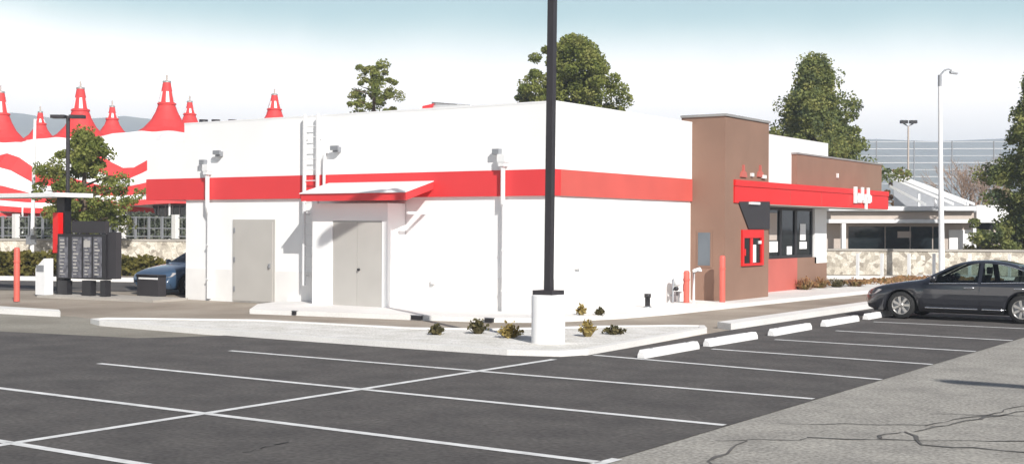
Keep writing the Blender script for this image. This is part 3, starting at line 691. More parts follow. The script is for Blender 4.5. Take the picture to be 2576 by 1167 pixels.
p = MB(); c = Vector((q.x, q.y, zt)); p.tube([c-rt*.35+Vector((0, 0, .2)), c, c+rt*.35+Vector((0, 0, .2))], .05, 8); o.part('bracket', p, M['gmetal'])
for s in (-1, 1):
    c2 = c+rt*.33*s+Vector((0, 0, .28)); w = Vector((-SY, CY, 0))
    p = MB(); p.ext([c2-rt*.25-w*.2-Vector((0, 0, .08)), c2+rt*.25-w*.2-Vector((0, 0, .08)), c2+rt*.25-w*.2+Vector((0, 0, .14)), c2-rt*.25-w*.2+Vector((0, 0, .14))], w*.35); o.part('lamp_head', p, M['dark'])

# ------------------------------------------------------------------ far left: stone wall, hedge, fence, tents
def wall_seg(name, p0, p1, z0, z1, th, label, m, cat='wall', cap=None):
    a, b = Vector((p0.x, p0.y, 0)), Vector((p1.x, p1.y, 0)); d = (b-a).normalized(); n = Vector((-d.y, d.x, 0))*th
    o = T(name, (a.x, a.y, z0), label, cat); p = MB(); p.prism([tuple(q.xy) for q in (a, b, b+n, a+n)], z0, z1); o.part('masonry', p, M[m])
    if cap:
        n2 = n.normalized(); p = MB(); p.prism([tuple(q.xy) for q in (a-n2*.05, b-n2*.05, b+n+n2*.05, a+n+n2*.05)], z1, z1+.10); o.part('cap_course', p, M[cap])
    return o, a, b, d
DW = 66
wo, wa, wb, wd = wall_seg('stone_wall', at(-500, YH, DW), at(640, YH, DW), -.03, at(230, 606, DW).z, .4, 'pale rubble stone wall running behind the drive through on the left', 'stone', cap='conc2')
ztop = at(230, 604, DW).z
o = T('garden_fence', (wa.x, wa.y, ztop), 'thin wire fence with pale posts on top of the left stone wall', 'fence')
p = MB(); Lw = (wb-wa).length; nrm = Vector((-wd.y, wd.x, 0))
n = 34; zf = at(230, 544, DW).z
for k in range(n+1):
    c = wa+wd*(Lw*k/n)+nrm*.2; s = .05 if k % 4 else .14
    q = MB(); q.box(c.x-s, c.x+s, c.y-s, c.y+s, ztop+.09, zf if k % 4 else zf+.1); o.part('fence_post', q, M['gmetal'] if k % 4 else M['conc'])
p = MB()
for z in (ztop+.2, (ztop+zf)/2, zf-.05):
    p.tube([(wa+nrm*.2)+Vector((0, 0, z)), (wb+nrm*.2)+Vector((0, 0, z))], .03, 6)
for k in range(int(Lw/.28)):
    c = wa+wd*(k*.28)+nrm*.2; p.tube([c+Vector((0, 0, ztop+.2)), c+Vector((0, 0, zf-.05))], .012, 4, caps=False)
o.part('mesh_panel', p, M['gmetal'])
def hedge(name, x0, x1, ytop, ybot, d, m, label, n, size=.25, th=.8, cat='hedge'):
    a, b = at(x0, YH, d), at(x1, YH, d); z1 = at(x0, ytop, d).z; z0 = max(0, at(x0, ybot, d).z)
    o = T(name, (a.x, a.y, 0), label, cat); p = MB(); rnd = random.Random(int(x0+d)); w = Vector((-SY, CY, 0))
    for k in range(n):
        c = a.lerp(b, rnd.random())+w*rnd.uniform(0, th); c.z = z0+(z1-z0)*rnd.random(); leaves(p, c, .3, 14, size, .7, rnd)
    o.part('foliage', p, M[m])
    p = MB()
    for k in range(max(2, int((b-a).length/1.2))):
        c = a.lerp(b, (k+.5)/max(2, int((b-a).length/1.2)))+w*th*.5; p.tube([(c.x, c.y, -.02), (c.x+.05, c.y, z0+(z1-z0)*.7)], .04, 6)
    o.part('stem', p, M['trunk'])
hedge('hedge', -80, 128, 640, 688, 55, 'hedge', 'clipped olive hedge behind the left coral bollard', 260)
hedge('hedge', 268, 400, 652, 700, 56, 'hedge', 'yellow green hedge between the menu board and the navy car', 120)
for i, (x0, x1, yt) in enumerate(((-60, 60, 552), (62, 120, 548), (290, 380, 540), (380, 470, 548))):
    hedge('shrub', x0, x1, yt, 600, 69+i*.3, 'greygreen', ('grey green shrub behind the wire fence at the far left', 'grey green shrub behind the fence by the white pole', 'grey green shrub behind the fence right of the menu board', 'grey green shrub behind the fence next to the restaurant')[i], 90, .22, 1.0, 'shrub')
# kerbs of the road behind
g = MB(); a, b = at(-300, YH, 52), at(640, YH, 49); g.prism([tuple(q.xy) for q in (a, b, b+Vector((-SY, CY, 0))*.5, a+Vector((-SY, CY, 0))*.5)], -.03, .14); struct('road_kerb', g, M['conc'])
g = MB(); a, b = at(-300, YH, 44), at(640, YH, 42); w = Vector((-SY, CY, 0))
g.face([(*a.xy, -.006), (*b.xy, -.006), (*(b+w*6.5).xy, -.006), (*(a+w*7).xy, -.006)]); struct('back_road', g, M['asphalt'])

# striped tents
def tent(px, ypk, d, label, big=True, scale=1.0):
    c = at(px, YH, d); zp = at(px, ypk, d).z; x, y = c.x, c.y; k = d/F
    o = T('striped_tent', (x, y, 0), label, 'tent', 'red and white peaked tents')
    def Z(py): return at(px, py, d).z
    if big:
        prof = [(9*k, zp), (13*k, zp-22*k), (20*k, zp-56*k), (27*k, zp-76*k), (38*k, zp-97*k), (56*k, zp-117*k), (78*k, zp-130*k), (110*k, zp-142*k), (150*k, zp-155*k), (190*k, zp-175*k), (225*k, zp-202*k), (255*k, zp-232*k), (280*k, zp-262*k), (300*k, zp-290*k), (304*k, zp-302*k), (306*k, zp-314*k)]
        colr = [0, 0, 0, 0, 0, 0, 1, 1, 1, 1, 0, 1, 0, 1, 0]
    else:
        s = scale; prof = [(7*k*s, zp), (10*k*s, zp-15*k), (16*k*s, zp-38*k*s), (22*k*s, zp-55*k*s), (34*k*s, zp-72*k*s), (60*k*s, zp-92*k*s), (110*k*s, zp-110*k*s)]
        colr = [0, 0, 0, 0, 0, 1]
    n = 48; p = MB()
    for i in range(len(prof)-1):
        p.cur = colr[i]
        (r0, z0), (r1, z1) = prof[i], prof[i+1]
        for q in range(n):
            a0, a1 = 2*math.pi*q/n, 2*math.pi*(q+1)/n
            sc = lambda a, r: r*(1+.035*math.cos(a*8)*min(1, r/(200*k))) 
            sg = lambda a, r: 26*k*math.cos(a*6+px*.7)*max(0, min(1, (r-70*k)/(120*k)))*min(1, max(.15, (308*k-r)/(60*k)))
            p.face([(x+sc(a0, r1)*math.cos(a0), y+sc(a0, r1)*math.sin(a0), z1+sg(a0, r1)), (x+sc(a1, r1)*math.cos(a1), y+sc(a1, r1)*math.sin(a1), z1+sg(a1, r1)), (x+sc(a1, r0)*math.cos(a1), y+sc(a1, r0)*math.sin(a1), z0+sg(a1, r0)), (x+sc(a0, r0)*math.cos(a0), y+sc(a0, r0)*math.sin(a0), z0+sg(a0, r0))], True)
    o.part('canopy', p, [M['tentred'], M['tentwhite']])
    zc = prof[2][1]; rc = prof[2][0]
    p = MB(); p.lathe([(rc+.10, zc-.06), (rc+.10, zc+.05), (rc, zc+.05)], (x, y, 0), 24); o.part('ring', p, M['tentred'])
    for q in range(6):
        a = q*math.pi/3+.45; p = MB()
        p.face([(x+math.cos(a-.22)*(prof[2][0]+.03), y+math.sin(a-.22)*(prof[2][0]+.03), zc+.1), (x+math.cos(a+.22)*(prof[2][0]+.03), y+math.sin(a+.22)*(prof[2][0]+.03), zc+.1), (x+math.cos(a+.2)*(prof[1][0]+.05), y+math.sin(a+.2)*(prof[1][0]+.05), prof[1][1]-.1), (x+math.cos(a-.2)*(prof[1][0]+.05), y+math.sin(a-.2)*(prof[1][0]+.05), prof[1][1]-.1)])
        o.part('vent_slit', p, M['tentwhite'])
    p = MB(); p.lathe([(prof[0][0]*1.15, zp-.08), (prof[0][0]*1.15, zp+.04), (0, zp+.1)], (x, y, 0), 16); o.part('peak_cap', p, M['cap'])
    p = MB(); p.tube([(x, y, 0), (x, y, zp+.5)], .06, 8); o.part('mast', p, M['beige'])
    if big:
        for q in range(16):
            a = q*math.pi/8+.1; r = prof[-2][0]*.98; pm = MB(); pm.tube([(x+r*math.cos(a), y+r*math.sin(a), -.02), (x+r*math.cos(a), y+r*math.sin(a), prof[-2][1])], .07, 8); o.part('pole', pm, M['wmetal'])
tent(0, 232, 98, 'striped tent peak cut by the left edge of the photo')
tent(201, 222, 98, 'striped tent peak directly above the tree by the menu board')
tent(418, 206, 96, 'tallest striped tent peak, nearest the restaurant')
tent(100, 282, 112, 'small red tent peak between the white pole and the left edge', False, .8)
tent(281, 268, 112, 'small red tent peak left of the tallest tent', False, .85)
tent(476, 256, 112, 'small red tent peak tucked against the right flank of the tallest tent', False, .85)
tent(689, 238, 118, 'lone red tent peak poking above the roof left of the ladder', False, 1.0)
# added dark box standing in for the shade under the tents
a, b = at(-500, YH, 92), at(560, YH, 92); w = Vector((-SY, CY, 0))
o = T('backdrop', (a.x, a.y, 0), 'added dark backdrop with pale mullions for the shade under the striped tents', 'backdrop')
p = MB(); p.prism([tuple(q.xy) for q in (a, b, b+w*9, a+w*9)], -.03, 3.6); o.part('wall', p, M['glass'])
p = MB()
for k in range(60):
    c = a.lerp(b, k/59); p.prism([tuple(q.xy) for q in (c-rt*.05-w*.06, c+rt*.05-w*.06, c+rt*.05, c-rt*.05)], -.03, 3.6)
o.part('mullion', p, M['gmetal'])

# ------------------------------------------------------------------ far right: building, wall, fence posts, netting
DB = 76
wo, wa2, wb2, wd2 = wall_seg('stone_wall', at(1900, YH, 62), at(2900, YH, 60), -.03, at(2250, 632, 61).z, .4, 'pale rubble stone wall behind the dark sedan on the right', 'stone', cap='conc2')
g = MB(); c0, c1 = at(1900, YH, 56.5), at(2900, YH, 55); g.prism([tuple(q.xy) for q in (c0, c1, c1+w*.35, c0+w*.35)], -.03, .12); struct('road_kerb', g, M['conc'])
gp = None
for i, px in enumerate((2158, 2219, 2287, 2350, 2440, 2540)):
    q = at(px, YH, 58.5); zt = at(px, 637, 58.5).z
    if gp is None:
        gp = T('fence_post', (q.x, q.y, 0), 'x', 'post', 'pale posts before the right stone wall'); p = MB(); p.prism([(q.x-.06, q.y-.06), (q.x+.06, q.y-.06), (q.x+.06, q.y+.06), (q.x-.06, q.y+.06)], 0, zt); gp.part('post', p, M['wmetal']); p = MB(); p.box(q.x-.09, q.x+.09, q.y-.09, q.y+.09, -.02, .05); gp.part('foot', p, M['gmetal']); ob = gp.o
    else: ob = copy_tree(gp.o); ob.location = (q.x, q.y, 0)
    ob['label'] = ('pale post by the stone wall nearest the restaurant', 'second pale post from the restaurant before the stone wall', 'pale post by the stone wall just left of the sedan bonnet', 'pale post before the stone wall beside the white street lamp', 'pale post behind the front seat of the dark sedan', 'pale post behind the rear of the dark sedan')[i]
def bp(px, py, off=0): 
    q = at(px, py, DB-off); return q
o = T('cafe_building', tuple(at(2290, YH, DB).xy)+(0,), 'long low white and beige building with dark windows beyond the right stone wall', 'building')
def slabp(x0, y0, x1, y1, d, dep, off=0.0):
    p = MB(); p.ext([at(x0, y0, d), at(x1, y0, d), at(x1, y1, d), at(x0, y1, d)], w*dep); return p
o.part('wall', slabp(2080, 545, 2452, 690, DB, 6), M['beige'])
o.part('fascia', slabp(2090, 533, 2450, 551, DB-1.2, 7.5), M['beige'])
rf = o.part('roof', slabp(2085, 519, 2456, 530, DB-1.6, 8), M['wmetal'])
o.part('eave_board', slabp(2085, 551.5, 2450, 561, DB-1.3, 1.2), M['wmetal'])
o.part('eave_gutter', slabp(2085, 530.5, 2456, 532.8, DB-1.3, 1.2), M['gmetal'])
for x0, x1 in ((2135, 2225), (2229, 2288), (2292, 2345), (2349, 2372)):
    wi = o.part('window', slabp(x0, 570, x1, 632, DB-.06, .1), M['glass'])
wi = o.part('poster', slabp(2258, 582, 2292, 598, DB-.1, .03), M['beige'])
o.part('door', slabp(2388, 578, 2446, 640, DB-.08, .1), M['white'])
for x0, x1 in ((2118, 2128), (2448, 2456)):
    o.part('column', slabp(x0, 552, x1, 680, DB-1.25, .3), M['wmetal'])
o.part('flat_roof', slabp(2457, 516, 2545, 560, DB-1.0, 8), M['wmetal'])
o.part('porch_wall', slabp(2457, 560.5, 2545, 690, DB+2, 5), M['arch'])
for x0, x1 in ((2478, 2492), (2500, 2512), (2520, 2526)): o.part('porch_window', slabp(x0, 578, x1, 605, DB+1.9, .1), M['beige'])
o.part('porch_rail', slabp(2476, 612, 2515, 618, DB+1.8, .1), M['beige'])
# sloping white roof beams
for (x0, y0, x1, y1) in ((2222, 431, 2452, 517), (2235, 447, 2400, 517), (2238, 471, 2330, 518), (2226, 436, 2430, 517)):
    p = MB(); a, b = at(x0, y0, DB+3), at(x1, y1, DB+1); up = Vector((0, 0, .16)); p.ext([a, b, b+up, a+up], w*.25); o.part('roof_beam', p, M['wmetal'])
p = MB(); p.ext([at(2245, 447, DB+4), at(2440, 519, DB+4), at(2250, 519, DB+4)], w*.1); o.part('roof_glazing', p, M['gmetal'])
for x in (2310, 2352, 2432): o.part('roof_post', slabp(x, 488 if x < 2400 else 505, x+5, 519, DB+2, .15), M['wmetal'])
hedge('hedge', 2440, 2560, 622, 660, 66, 'hedge', 'green hedge with a red flower cluster beyond the sedan roof', 90, .2)
# netting
o = T('netting_fence', tuple(at(2330, YH, 190).xy)+(0,), 'tall pale netting strung on thin posts before the hills on the right', 'netting')
for k in range(7):
    y = 357+k*17.5; p = MB(); p.tube([at(2120, y+.5, 190), at(2640, y-.5, 190)], .045 if k % 2 else .03, 6); o.part('cable', p, M['wmetal'])
for px in (2120, 2205, 2300, 2395, 2500, 2640):
    p = MB(); q = at(px, 355, 190); p.tube([(q.x, q.y, 0), q], .13, 8, .1); o.part('post', p, M['gmetal'])
# hills
ridge = [(-900, 300), (-300, 292), (0, 284), (45, 284), (100, 294), (170, 300), (240, 298), (310, 292), (380, 300), (470, 312), (700, 325), (1100, 345), (1600, 350), (2000, 356), (2200, 350), (2350, 356), (2500, 350), (2700, 344), (3300, 330)]
def rz(px):
    for (a, ya), (b, yb) in zip(ridge, ridge[1:]):
        if a <= px <= b: return ya+(yb-ya)*(px-a)/(b-a)
rnd = random.Random(3); nx, ny = 150, 14; v = []; f = []
ph = [(rnd.uniform(.002, .02), rnd.uniform(0, 6.28)) for _ in range(6)]
for j in range(ny):
    t = j/(ny-1); d = 1150+1150*t
    for i in range(nx):
        px = -900+4200*i/(nx-1); b = at(px, YH, d); z = at(px, rz(px), 2300).z
        h = z*(t**1.25)*(1+.0*t)+(1-t)*t*60*sum(math.sin(px*k*1.5+p_+j*.9) for k, p_ in ph)/3
        v.append((b.x, b.y, max(-2, h)-1.5+1.5*t))
for j in range(ny-1):
    for i in range(nx-1): k = j*nx+i; f.append((k, k+1, k+nx+1, k+nx))
g = MB(); g.mesh(v, f, True); struct('hills', g, M['hill'])

# ------------------------------------------------------------------ cars
def interp(tab, x):
    if x <= tab[0][0]: return tab[0][1]
    for i in range(len(tab)-1):
        if x <= tab[i+1][0]:
            x0, y0 = tab[i]; x1, y1 = tab[i+1]; t = (x-x0)/(x1-x0)
            m = lambda k: (tab[min(k+1, len(tab)-1)][1]-tab[max(k-1, 0)][1])/(tab[min(k+1, len(tab)-1)][0]-tab[max(k-1, 0)][0])
            h = x1-x0; a, b = m(i)*h, m(i+1)*h
            return (2*t**3-3*t**2+1)*y0+(t**3-2*t**2+t)*a+(-2*t**3+3*t**2)*y1+(t**3-t**2)*b
    return tab[-1][1]
ZTOP = [(0, .56), (.06, .66), (.25, .76), (.6, .85), (1.1, .93), (1.42, .98), (1.75, 1.14), (2.15, 1.34), (2.45, 1.425), (2.85, 1.455), (3.25, 1.43), (3.65, 1.34), (4.05, 1.18), (4.30, 1.09), (4.6, 1.06), (4.78, 1.0), (4.85, .82)]
ZSH = [(0, .50), (.1, .60), (.4, .70), (1.0, .82), (1.5, .88), (3, .93), (4.1, .97), (4.6, .95), (4.78, .88), (4.85, .72)]
WSH = [(0, .50), (.08, .68), (.3, .82), (.8, .895), (1.5, .915), (3.3, .91), (4.2, .87), (4.6, .79), (4.78, .70), (4.85, .58)]
WRF = [(1.42, .74), (1.75, .70), (2.15, .64), (2.6, .60), (3.2, .59), (3.8, .60), (4.3, .64)]
WX = (.98, 3.80); WR = .335; AR = .385
def zlow(x):
    z = .20+max(0, .3-x)*.25+max(0, x-4.5)*.35
    for wx in WX:
        if abs(x-wx) < AR: z = max(z, .32+math.sqrt(AR*AR-(x-wx)**2))
    return z
def gh(x): return max(0, min(1, (x-1.42)/.15))*max(0, min(1, (4.35-x)/.15))
def ring(x):
    w = interp(WSH, x); zs = interp(ZSH, x); zt = interp(ZTOP, x); zl = min(zlow(x), zs-.08); g_ = gh(x)
    hood_w, hood_z = w*.86, zs+(zt-zs)*.62
    rw = interp(WRF, x); rz_ = max(zs+.02, zt-.075)
    p5 = (hood_w+(rw+.02-hood_w)*g_, hood_z+(rz_-hood_z)*g_)
    zm = max(zl+.02, .30)
    return [(w-.10, zl), (w-.015, max(zl+.008, min(zl+.1, .34))), (w+.012, max(zl+.016, .58*min(1, zs/.62))), (w+.004, max(zl+.03, zs-.09)), (w-.03, max(zl+.05, zs)), p5, ((rw*.9)*g_+(1-g_)*w*.7, zt-.022*g_-(1-g_)*(zt-zs)*.16), (w*.4*(1-g_)+rw*.5*g_, zt-.003), (0, zt)]
def sidey(x, z):                                     # half width of the body side at x, z
    r = ring(x)
    for a, b in zip(r[:6], r[1:6]):
        if a[1] <= z <= b[1] and b[1] > a[1]: return a[0]+(b[0]-a[0])*(z-a[1])/(b[1]-a[1])
    return r[5][0]
def stations():
    s = set(round(4.85*i/72, 4) for i in range(73)) | {.02, .04, .06, .09, 4.83, 4.8}
    for wx in WX:
        for k in range(-12, 13): s.add(round(wx+AR*.999*math.sin(k/12*math.pi/2), 4))
    return sorted(s)
def make_car(label, paint, group=None):
    root = thing('parked_car', (0, 0, 0), label, 'car', group)
    S = stations(); p = MB(); v = []; n = 17
    for x in S:
        r = ring(x); v += [(x, -y, z) for y, z in r]+[(x, y, z) for y, z in r[-2::-1]]
    f = []
    for i in range(len(S)-1):
        xm = (S[i]+S[i+1])/2
        for k in range(n-1):
            if k in (4, 11) and (1.68 < xm < 2.79 or 2.89 < xm < 4.0): continue          # window openings
            if k in (6, 7, 8, 9) and (1.53 < xm < 2.27 or 3.63 < xm < 4.23): continue
            f.append((i*n+k, (i+1)*n+k, (i+1)*n+k+1, i*n+k+1))
    p.mesh(v, f, True)
    p.face([v[k] for k in range(n)]); p.face([v[(len(S)-1)*n+k] for k in range(n)][::-1])
    body = p.build('body', paint, root)
    p = MB(); p.box(.25, 4.6, -.70, .70, .17, .62); p.box(.5, 1.5, -.55, .55, .62, .82); p.box(4.0, 4.5, -.5, .5, .62, .9); p.build('underbody', M['arch'], root)
    for sgn in (-1, 1):                              # side glass, front and rear, with chrome surround
        def pt(x, z, o=.006): return Vector((x, sgn*(sidey(x, z)+o), z))
        def zb(x): return ring(x)[4][1]+.004
        def ztp(x): return max(zb(x)+.001, ring(x)[5][1]-.004)
        for x0, x1 in ((1.66, 2.80), (2.88, 4.02)):
            p = MB(); k = 16
            for i in range(k):
                a, b = x0+(x1-x0)*i/k, x0+(x1-x0)*(i+1)/k
                for j in range(4):
                    q = [pt(a, zb(a)+(ztp(a)-zb(a))*j/4), pt(b, zb(b)+(ztp(b)-zb(b))*j/4), pt(b, zb(b)+(ztp(b)-zb(b))*(j+1)/4), pt(a, zb(a)+(ztp(a)-zb(a))*(j+1)/4)]
                    p.face(q if sgn < 0 else q[::-1], True)
            wi = p.build('side_window', M['autoglass'], root)
            p = MB(); pts = [pt(x0+(x1-x0)*i/12, zb(x0+(x1-x0)*i/12)-.012, .012) for i in range(13)]; p.tube(pts, .017, 6)
            if x0 > 2.8: p.tube([pt(3.25+.77*i/10, ztp(3.25+.77*i/10)+.008, .010) for i in range(11)]+[pt(4.05, zb(4.05), .01)], .014, 6)
            p.build('window_trim', M['chrome'], wi)
        for x0, x1, nm in ((1.52, 2.83, 'front'), (2.85, 3.95, 'rear')):   # doors as thin skins with a real gap
            p = MB(); k = 22; zz = [.27, .40, .52, .64, .75, .84]
            xs = [x0+(x1-x0)*i/k for i in range(k+1)]
            for a, b in zip(xs, xs[1:]):
                za = max(0, zlow(a)+.05) if nm == 'rear' else 0; zb_ = max(0, zlow(b)+.05) if nm == 'rear' else 0
                for z0, z1 in zip(zz, zz[1:]):
                    q = [pt(a, max(z0, za), .007), pt(b, max(z0, zb_), .007), pt(b, max(z1, zb_+.001), .007), pt(a, max(z1, za+.001), .007)]
                    p.face(q if sgn < 0 else q[::-1], True)
            d = p.build('door', paint, root)
            p = MB(); hx = x1-.16; p.tube([pt(hx-.17, .80, .01), pt(hx-.14, .805, .04), pt(hx+.02, .81, .04), pt(hx+.05, .81, .01)], .014, 6); p.build('handle', M['chrome'], d)
            p = MB(); p.tube([pt(x0+.05+(x1-x0-.35 if nm == 'rear' else x1-x0-.08)*i/8, .30, .014) for i in range(9)], .018, 6); p.build('door_strip', M['chrome'], d)
        p = MB(); hp = [(.07, .60), (.14, .655), (.42, .715), (.50, .70), (.34, .60), (.12, .555)]
        q = [pt(a, b, .01) for a, b in hp]; p.ext(q, (0, sgn*.012, 0)); p.build('headlight', M['lampglass'], root)
        p = MB(); q = [pt(a, b, .01) for a, b in ((4.62, .86), (4.78, .84), (4.80, .68), (4.66, .66))]; p.ext(q, (0, sgn*.01, 0)); p.build('tail_light', M['coral'], root)
        p = MB(); m0 = pt(1.78, .95, .0); p.tube([m0, m0+Vector((0, sgn*.1, .03))], .025, 6)
        c = m0+Vector((.02, sgn*.19, .06)); p.lathe([(0, -.1), (.06, -.09), (.085, -.02), (.08, .05), (0, .06)], (c.x, c.y, c.z), 14, axis='y'); p.build('mirror', paint, root)
        p = MB(); pts = [(.02, .60), (.02, .36), (.10, .27), (.30, .26), (.30, .40), (.12, .46)]
        p.ext([pt(a, max(b, .27), .004) for a, b in ((.10, .36), (.30, .36), (.34, .28), (.12, .28))], (0, sgn*.006, 0)); p.build('bumper_vent', M['arch'], root)
    for x, y in ((2.35, -.37), (2.35, .37), (3.25, -.37), (3.25, .37)):
        p = MB(); p.ext([(x+.05, y-.25, .45), (x+.22, y-.25, .45), (x+.42, y-.21, 1.08), (x+.33, y-.21, 1.08)], (0, .46, 0)); p.box(x-.4, x+.1, y-.25, y+.25, .35, .55)
        st = p.build('seat', M['seat'], root); p = MB(); p.box(x+.37, x+.46, y-.12, y+.12, 1.10, 1.27); p.build('headrest', M['seat'], st)
    p = MB(); p.box(1.5, 1.8, -.68, .68, .6, .93); p.tube([(2.02, -.37+.16*math.cos(t*.524), .93+.16*math.sin(t*.524)) for t in range(13)], .015, 6); p.build('dashboard', M['arch'], root)
    p = MB(); k = 8                                   # windscreen and rear window follow the roof curve
    for nm, x0, x1 in (('windshield', 1.52, 2.28), ('rear_window', 3.62, 4.24)):
        p = MB()
        for i in range(k):
            a, b = x0+(x1-x0)*i/k, x0+(x1-x0)*(i+1)/k
            for j in range(-5, 5):
                def wp(x, j):
                    r = ring(x); prof = [(-r[6][0], r[6][1]), (-r[7][0], r[7][1]), (0, r[8][1]), (r[7][0], r[7][1]), (r[6][0], r[6][1])]
                    y = j/5*r[6][0]*.98
                    for q0, q1 in zip(prof, prof[1:]):
                        if q0[0]-1e-6 <= y <= q1[0]+1e-6: return Vector((x, y, q0[1]+(q1[1]-q0[1])*(y-q0[0])/(q1[0]-q0[0])+.006))
                    return Vector((x, y, r[6][1]+.006))
                p.face([wp(a, j), wp(b, j), wp(b, j+1), wp(a, j+1)], True)
        p.build(nm, M['autoglass'], root)
    p = MB(); p.ext([(-.004, -.36, .40), (-.004, .36, .40), (.03, .42, .62), (.03, -.42, .62)], (-.02, 0, .0)); p.build('grille', M['arch'], root)
    p = MB(); p.box(-.035, -.015, -.26, .26, .30, .40); p.build('number_plate', M['white'], root)
    for wx in WX:
        for sgn in (-1, 1):
            yc = sgn*.80; wl = bpy.data.objects.new('wheel', None); col.objects.link(wl); wl.parent = root; wl.location = (wx, yc, WR)
            if wx < 2 and False: pass
            p = MB(); tw_ = .11; p.lathe([(.225, -tw_), (.30, -tw_), (.325, -tw_*.75), (.335, -tw_*.3), (.335, tw_*.3), (.325, tw_*.75), (.30, tw_), (.225, tw_)][::-1], (0, 0, 0), 36, axis='y'); p.build('tyre', M['tyre'], wl)
            p = MB(); yo = sgn*.085
            p.lathe([(.235, yo), (.235, yo+sgn*.012), (.212, yo+sgn*.012), (.20, yo-sgn*.03)] if sgn < 0 else [(.20, yo-sgn*.03), (.212, yo+sgn*.012), (.235, yo+sgn*.012), (.235, yo)], (0, 0, 0), 36, axis='y')
            for q in range(7):
                a = q*2*math.pi/7; u = Vector((math.cos(a), 0, math.sin(a))); w_ = Vector((-math.sin(a), 0, math.cos(a)))
                p.ext([u*.04-w_*.022+Vector((0, yo, 0)), u*.215-w_*.034+Vector((0, yo, 0)), u*.215+w_*.034+Vector((0, yo, 0)), u*.04+w_*.022+Vector((0, yo, 0))], (0, sgn*.012, 0))
            p.lathe([(.0, yo+.02*sgn), (.055, yo+.02*sgn), (.06, yo)] if sgn < 0 else [(.06, yo), (.055, yo+.02*sgn), (.0, yo+.02*sgn)], (0, 0, 0), 16, axis='y'); p.build('rim', M['rim'], wl)
            p = MB(); p.lathe([(.0, yo-.05*sgn), (.215, yo-.05*sgn)] if sgn > 0 else [(.215, yo-.05*sgn), (.0, yo-.05*sgn)], (0, 0, 0), 24, axis='y'); p.build('brake_disc', M['gmetal'], wl)
    return root
car = make_car('dark charcoal sedan parked nose in at the kerb on the right', M['carpaint'], 'cars')
# near side wheels touch the ground at the two points read from the photograph
car.location = (-10.70, 32.12, 0); car.rotation_euler.z = R(0)
car2 = make_car('navy car half hidden behind the left end of the restaurant', M['navy'], 'cars')
q = gr(400, 745); car2.location = (-32.4, 27.0, -.015); car2.rotation_euler.z = R(90)

# ------------------------------------------------------------------ air, light, camera
p = MB(); p.box(-3600, 2000, -500, 3600, -1.2, 232)
hz = p.build('haze', None); hz.data.materials.clear(); hz['kind'] = 'stuff'; hz['label'] = 'thin pale haze over the whole scene'
m = bpy.data.materials.new('haze_air'); m.use_nodes = True; nt = m.node_tree; nt.nodes.clear()
out = nt.nodes.new('ShaderNodeOutputMaterial'); pv = nt.nodes.new('ShaderNodeVolumePrincipled')
pv.inputs['Color'].default_value = (.76, .86, 1, 1); pv.inputs['Density'].default_value = .00055; pv.inputs['Anisotropy'].default_value = 0
nt.links.new(pv.outputs['Volume'], out.inputs['Volume']); hz.data.materials.append(m)

SAZ = Vector((.834, -.552, 0)).normalized(); SEL = R(33.5)
sd = SAZ*math.cos(SEL)+Vector((0, 0, math.sin(SEL)))
L = bpy.data.lights.new('sun', 'SUN'); L.energy = 5.0; L.angle = R(.5); L.color = (1, .965, .91)
so = bpy.data.objects.new('sun', L); col.objects.link(so); so.rotation_euler = sd.to_track_quat('Z', 'Y').to_euler()
W = bpy.data.worlds.new('World'); scene.world = W; W.use_nodes = True; nt = W.node_tree
sk = nt.nodes.new('ShaderNodeTexSky'); sk.sky_type = 'NISHITA'; sk.sun_disc = False; sk.sun_elevation = SEL; sk.sun_rotation = math.atan2(SAZ.x, SAZ.y)
sk.air_density = .6; sk.dust_density = .4; sk.ozone_density = 2.0
bg = nt.nodes['Background']; bg.inputs['Strength'].default_value = .05; 
tc = nt.nodes.new('ShaderNodeTexCoord'); sx = nt.nodes.new('ShaderNodeSeparateXYZ'); nt.links.new(tc.outputs['Generated'], sx.inputs['Vector'])
mr = nt.nodes.new('ShaderNodeMapRange'); mr.interpolation_type = 'SMOOTHSTEP'; mr.inputs['From Min'].default_value = .27; mr.inputs['From Max'].default_value = .13
nz = nt.nodes.new('ShaderNodeTexNoise'); nz.inputs['Scale'].default_value = 3.2; nz.inputs['Detail'].default_value = 4; nt.links.new(tc.outputs['Generated'], nz.inputs['Vector'])
ma = nt.nodes.new('ShaderNodeMath'); ma.operation = 'MULTIPLY_ADD'; ma.inputs[1].default_value = -.055; nt.links.new(nz.outputs['Fac'], ma.inputs[0])
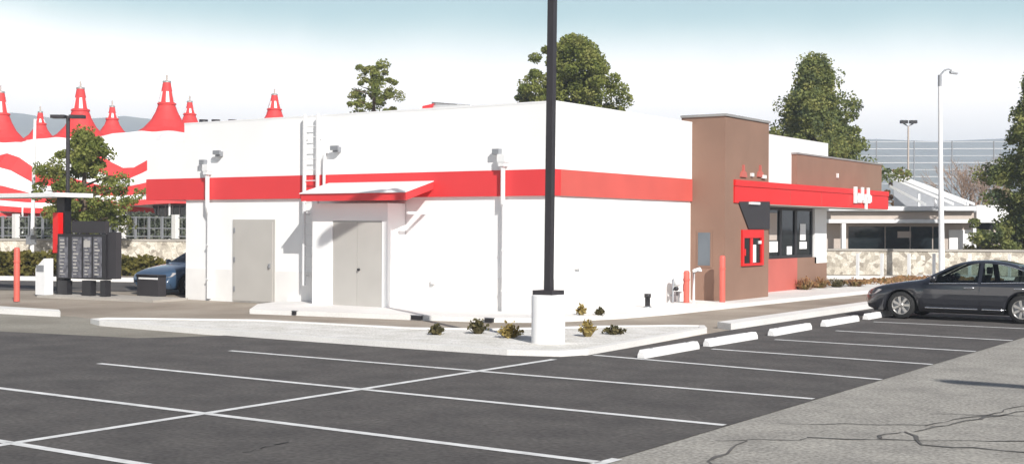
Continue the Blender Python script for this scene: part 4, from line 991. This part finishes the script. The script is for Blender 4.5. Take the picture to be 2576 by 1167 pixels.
mb = nt.nodes.new('ShaderNodeMath'); mb.operation = 'ADD'; mb.inputs[1].default_value = .045; nt.links.new(sx.outputs['Z'], ma.inputs[2]); nt.links.new(ma.outputs[0], mb.inputs[0])
mc = nt.nodes.new('ShaderNodeMath'); mc.operation = 'MULTIPLY_ADD'; mc.inputs[1].default_value = .035; nt.links.new(sx.outputs['X'], mc.inputs[0]); nt.links.new(mb.outputs[0], mc.inputs[2])
nt.links.new(mc.outputs[0], mr.inputs['Value'])
mx = nt.nodes.new('ShaderNodeMix'); mx.data_type = 'RGBA'; nt.links.new(mr.outputs['Result'], mx.inputs['Factor'])
nt.links.new(sk.outputs['Color'], mx.inputs['A']); mx.inputs['B'].default_value = (8.6, 13.6, 13.6, 1)      # bright low haze veil of the real sky
mr2 = nt.nodes.new('ShaderNodeMapRange'); mr2.interpolation_type = 'SMOOTHSTEP'; mr2.inputs['From Min'].default_value = .165; mr2.inputs['From Max'].default_value = .10; nt.links.new(mc.outputs[0], mr2.inputs['Value'])
mx2 = nt.nodes.new('ShaderNodeMix'); mx2.data_type = 'RGBA'; nt.links.new(mr2.outputs['Result'], mx2.inputs['Factor']); nt.links.new(mx.outputs['Result'], mx2.inputs['A']); mx2.inputs['B'].default_value = (34, 31.5, 29, 1)
nt.links.new(mx2.outputs['Result'], bg.inputs['Color'])

cd = bpy.data.cameras.new('camera'); cam = bpy.data.objects.new('camera', cd); col.objects.link(cam); scene.camera = cam
cam.location = (0, 0, EYE); cam.rotation_euler = (Matrix.Rotation(YAW, 4, 'Z') @ Matrix.Rotation(R(90), 4, 'X') @ Matrix.Rotation(ROLL, 4, 'Z')).to_euler()
cd.sensor_width = 36; cd.lens = 36*F/2576; cd.shift_y = -(583.5-YH)/2576; cd.clip_start = .1; cd.clip_end = 9000
vs = scene.view_settings; vs.view_transform = 'Standard'; vs.look = 'None'; vs.gamma = 1; vs.use_curve_mapping = False; vs.exposure = 0.4
scene.cycles.use_denoising = True; scene.cycles.volume_bounces = 1; scene.cycles.max_bounces = 8
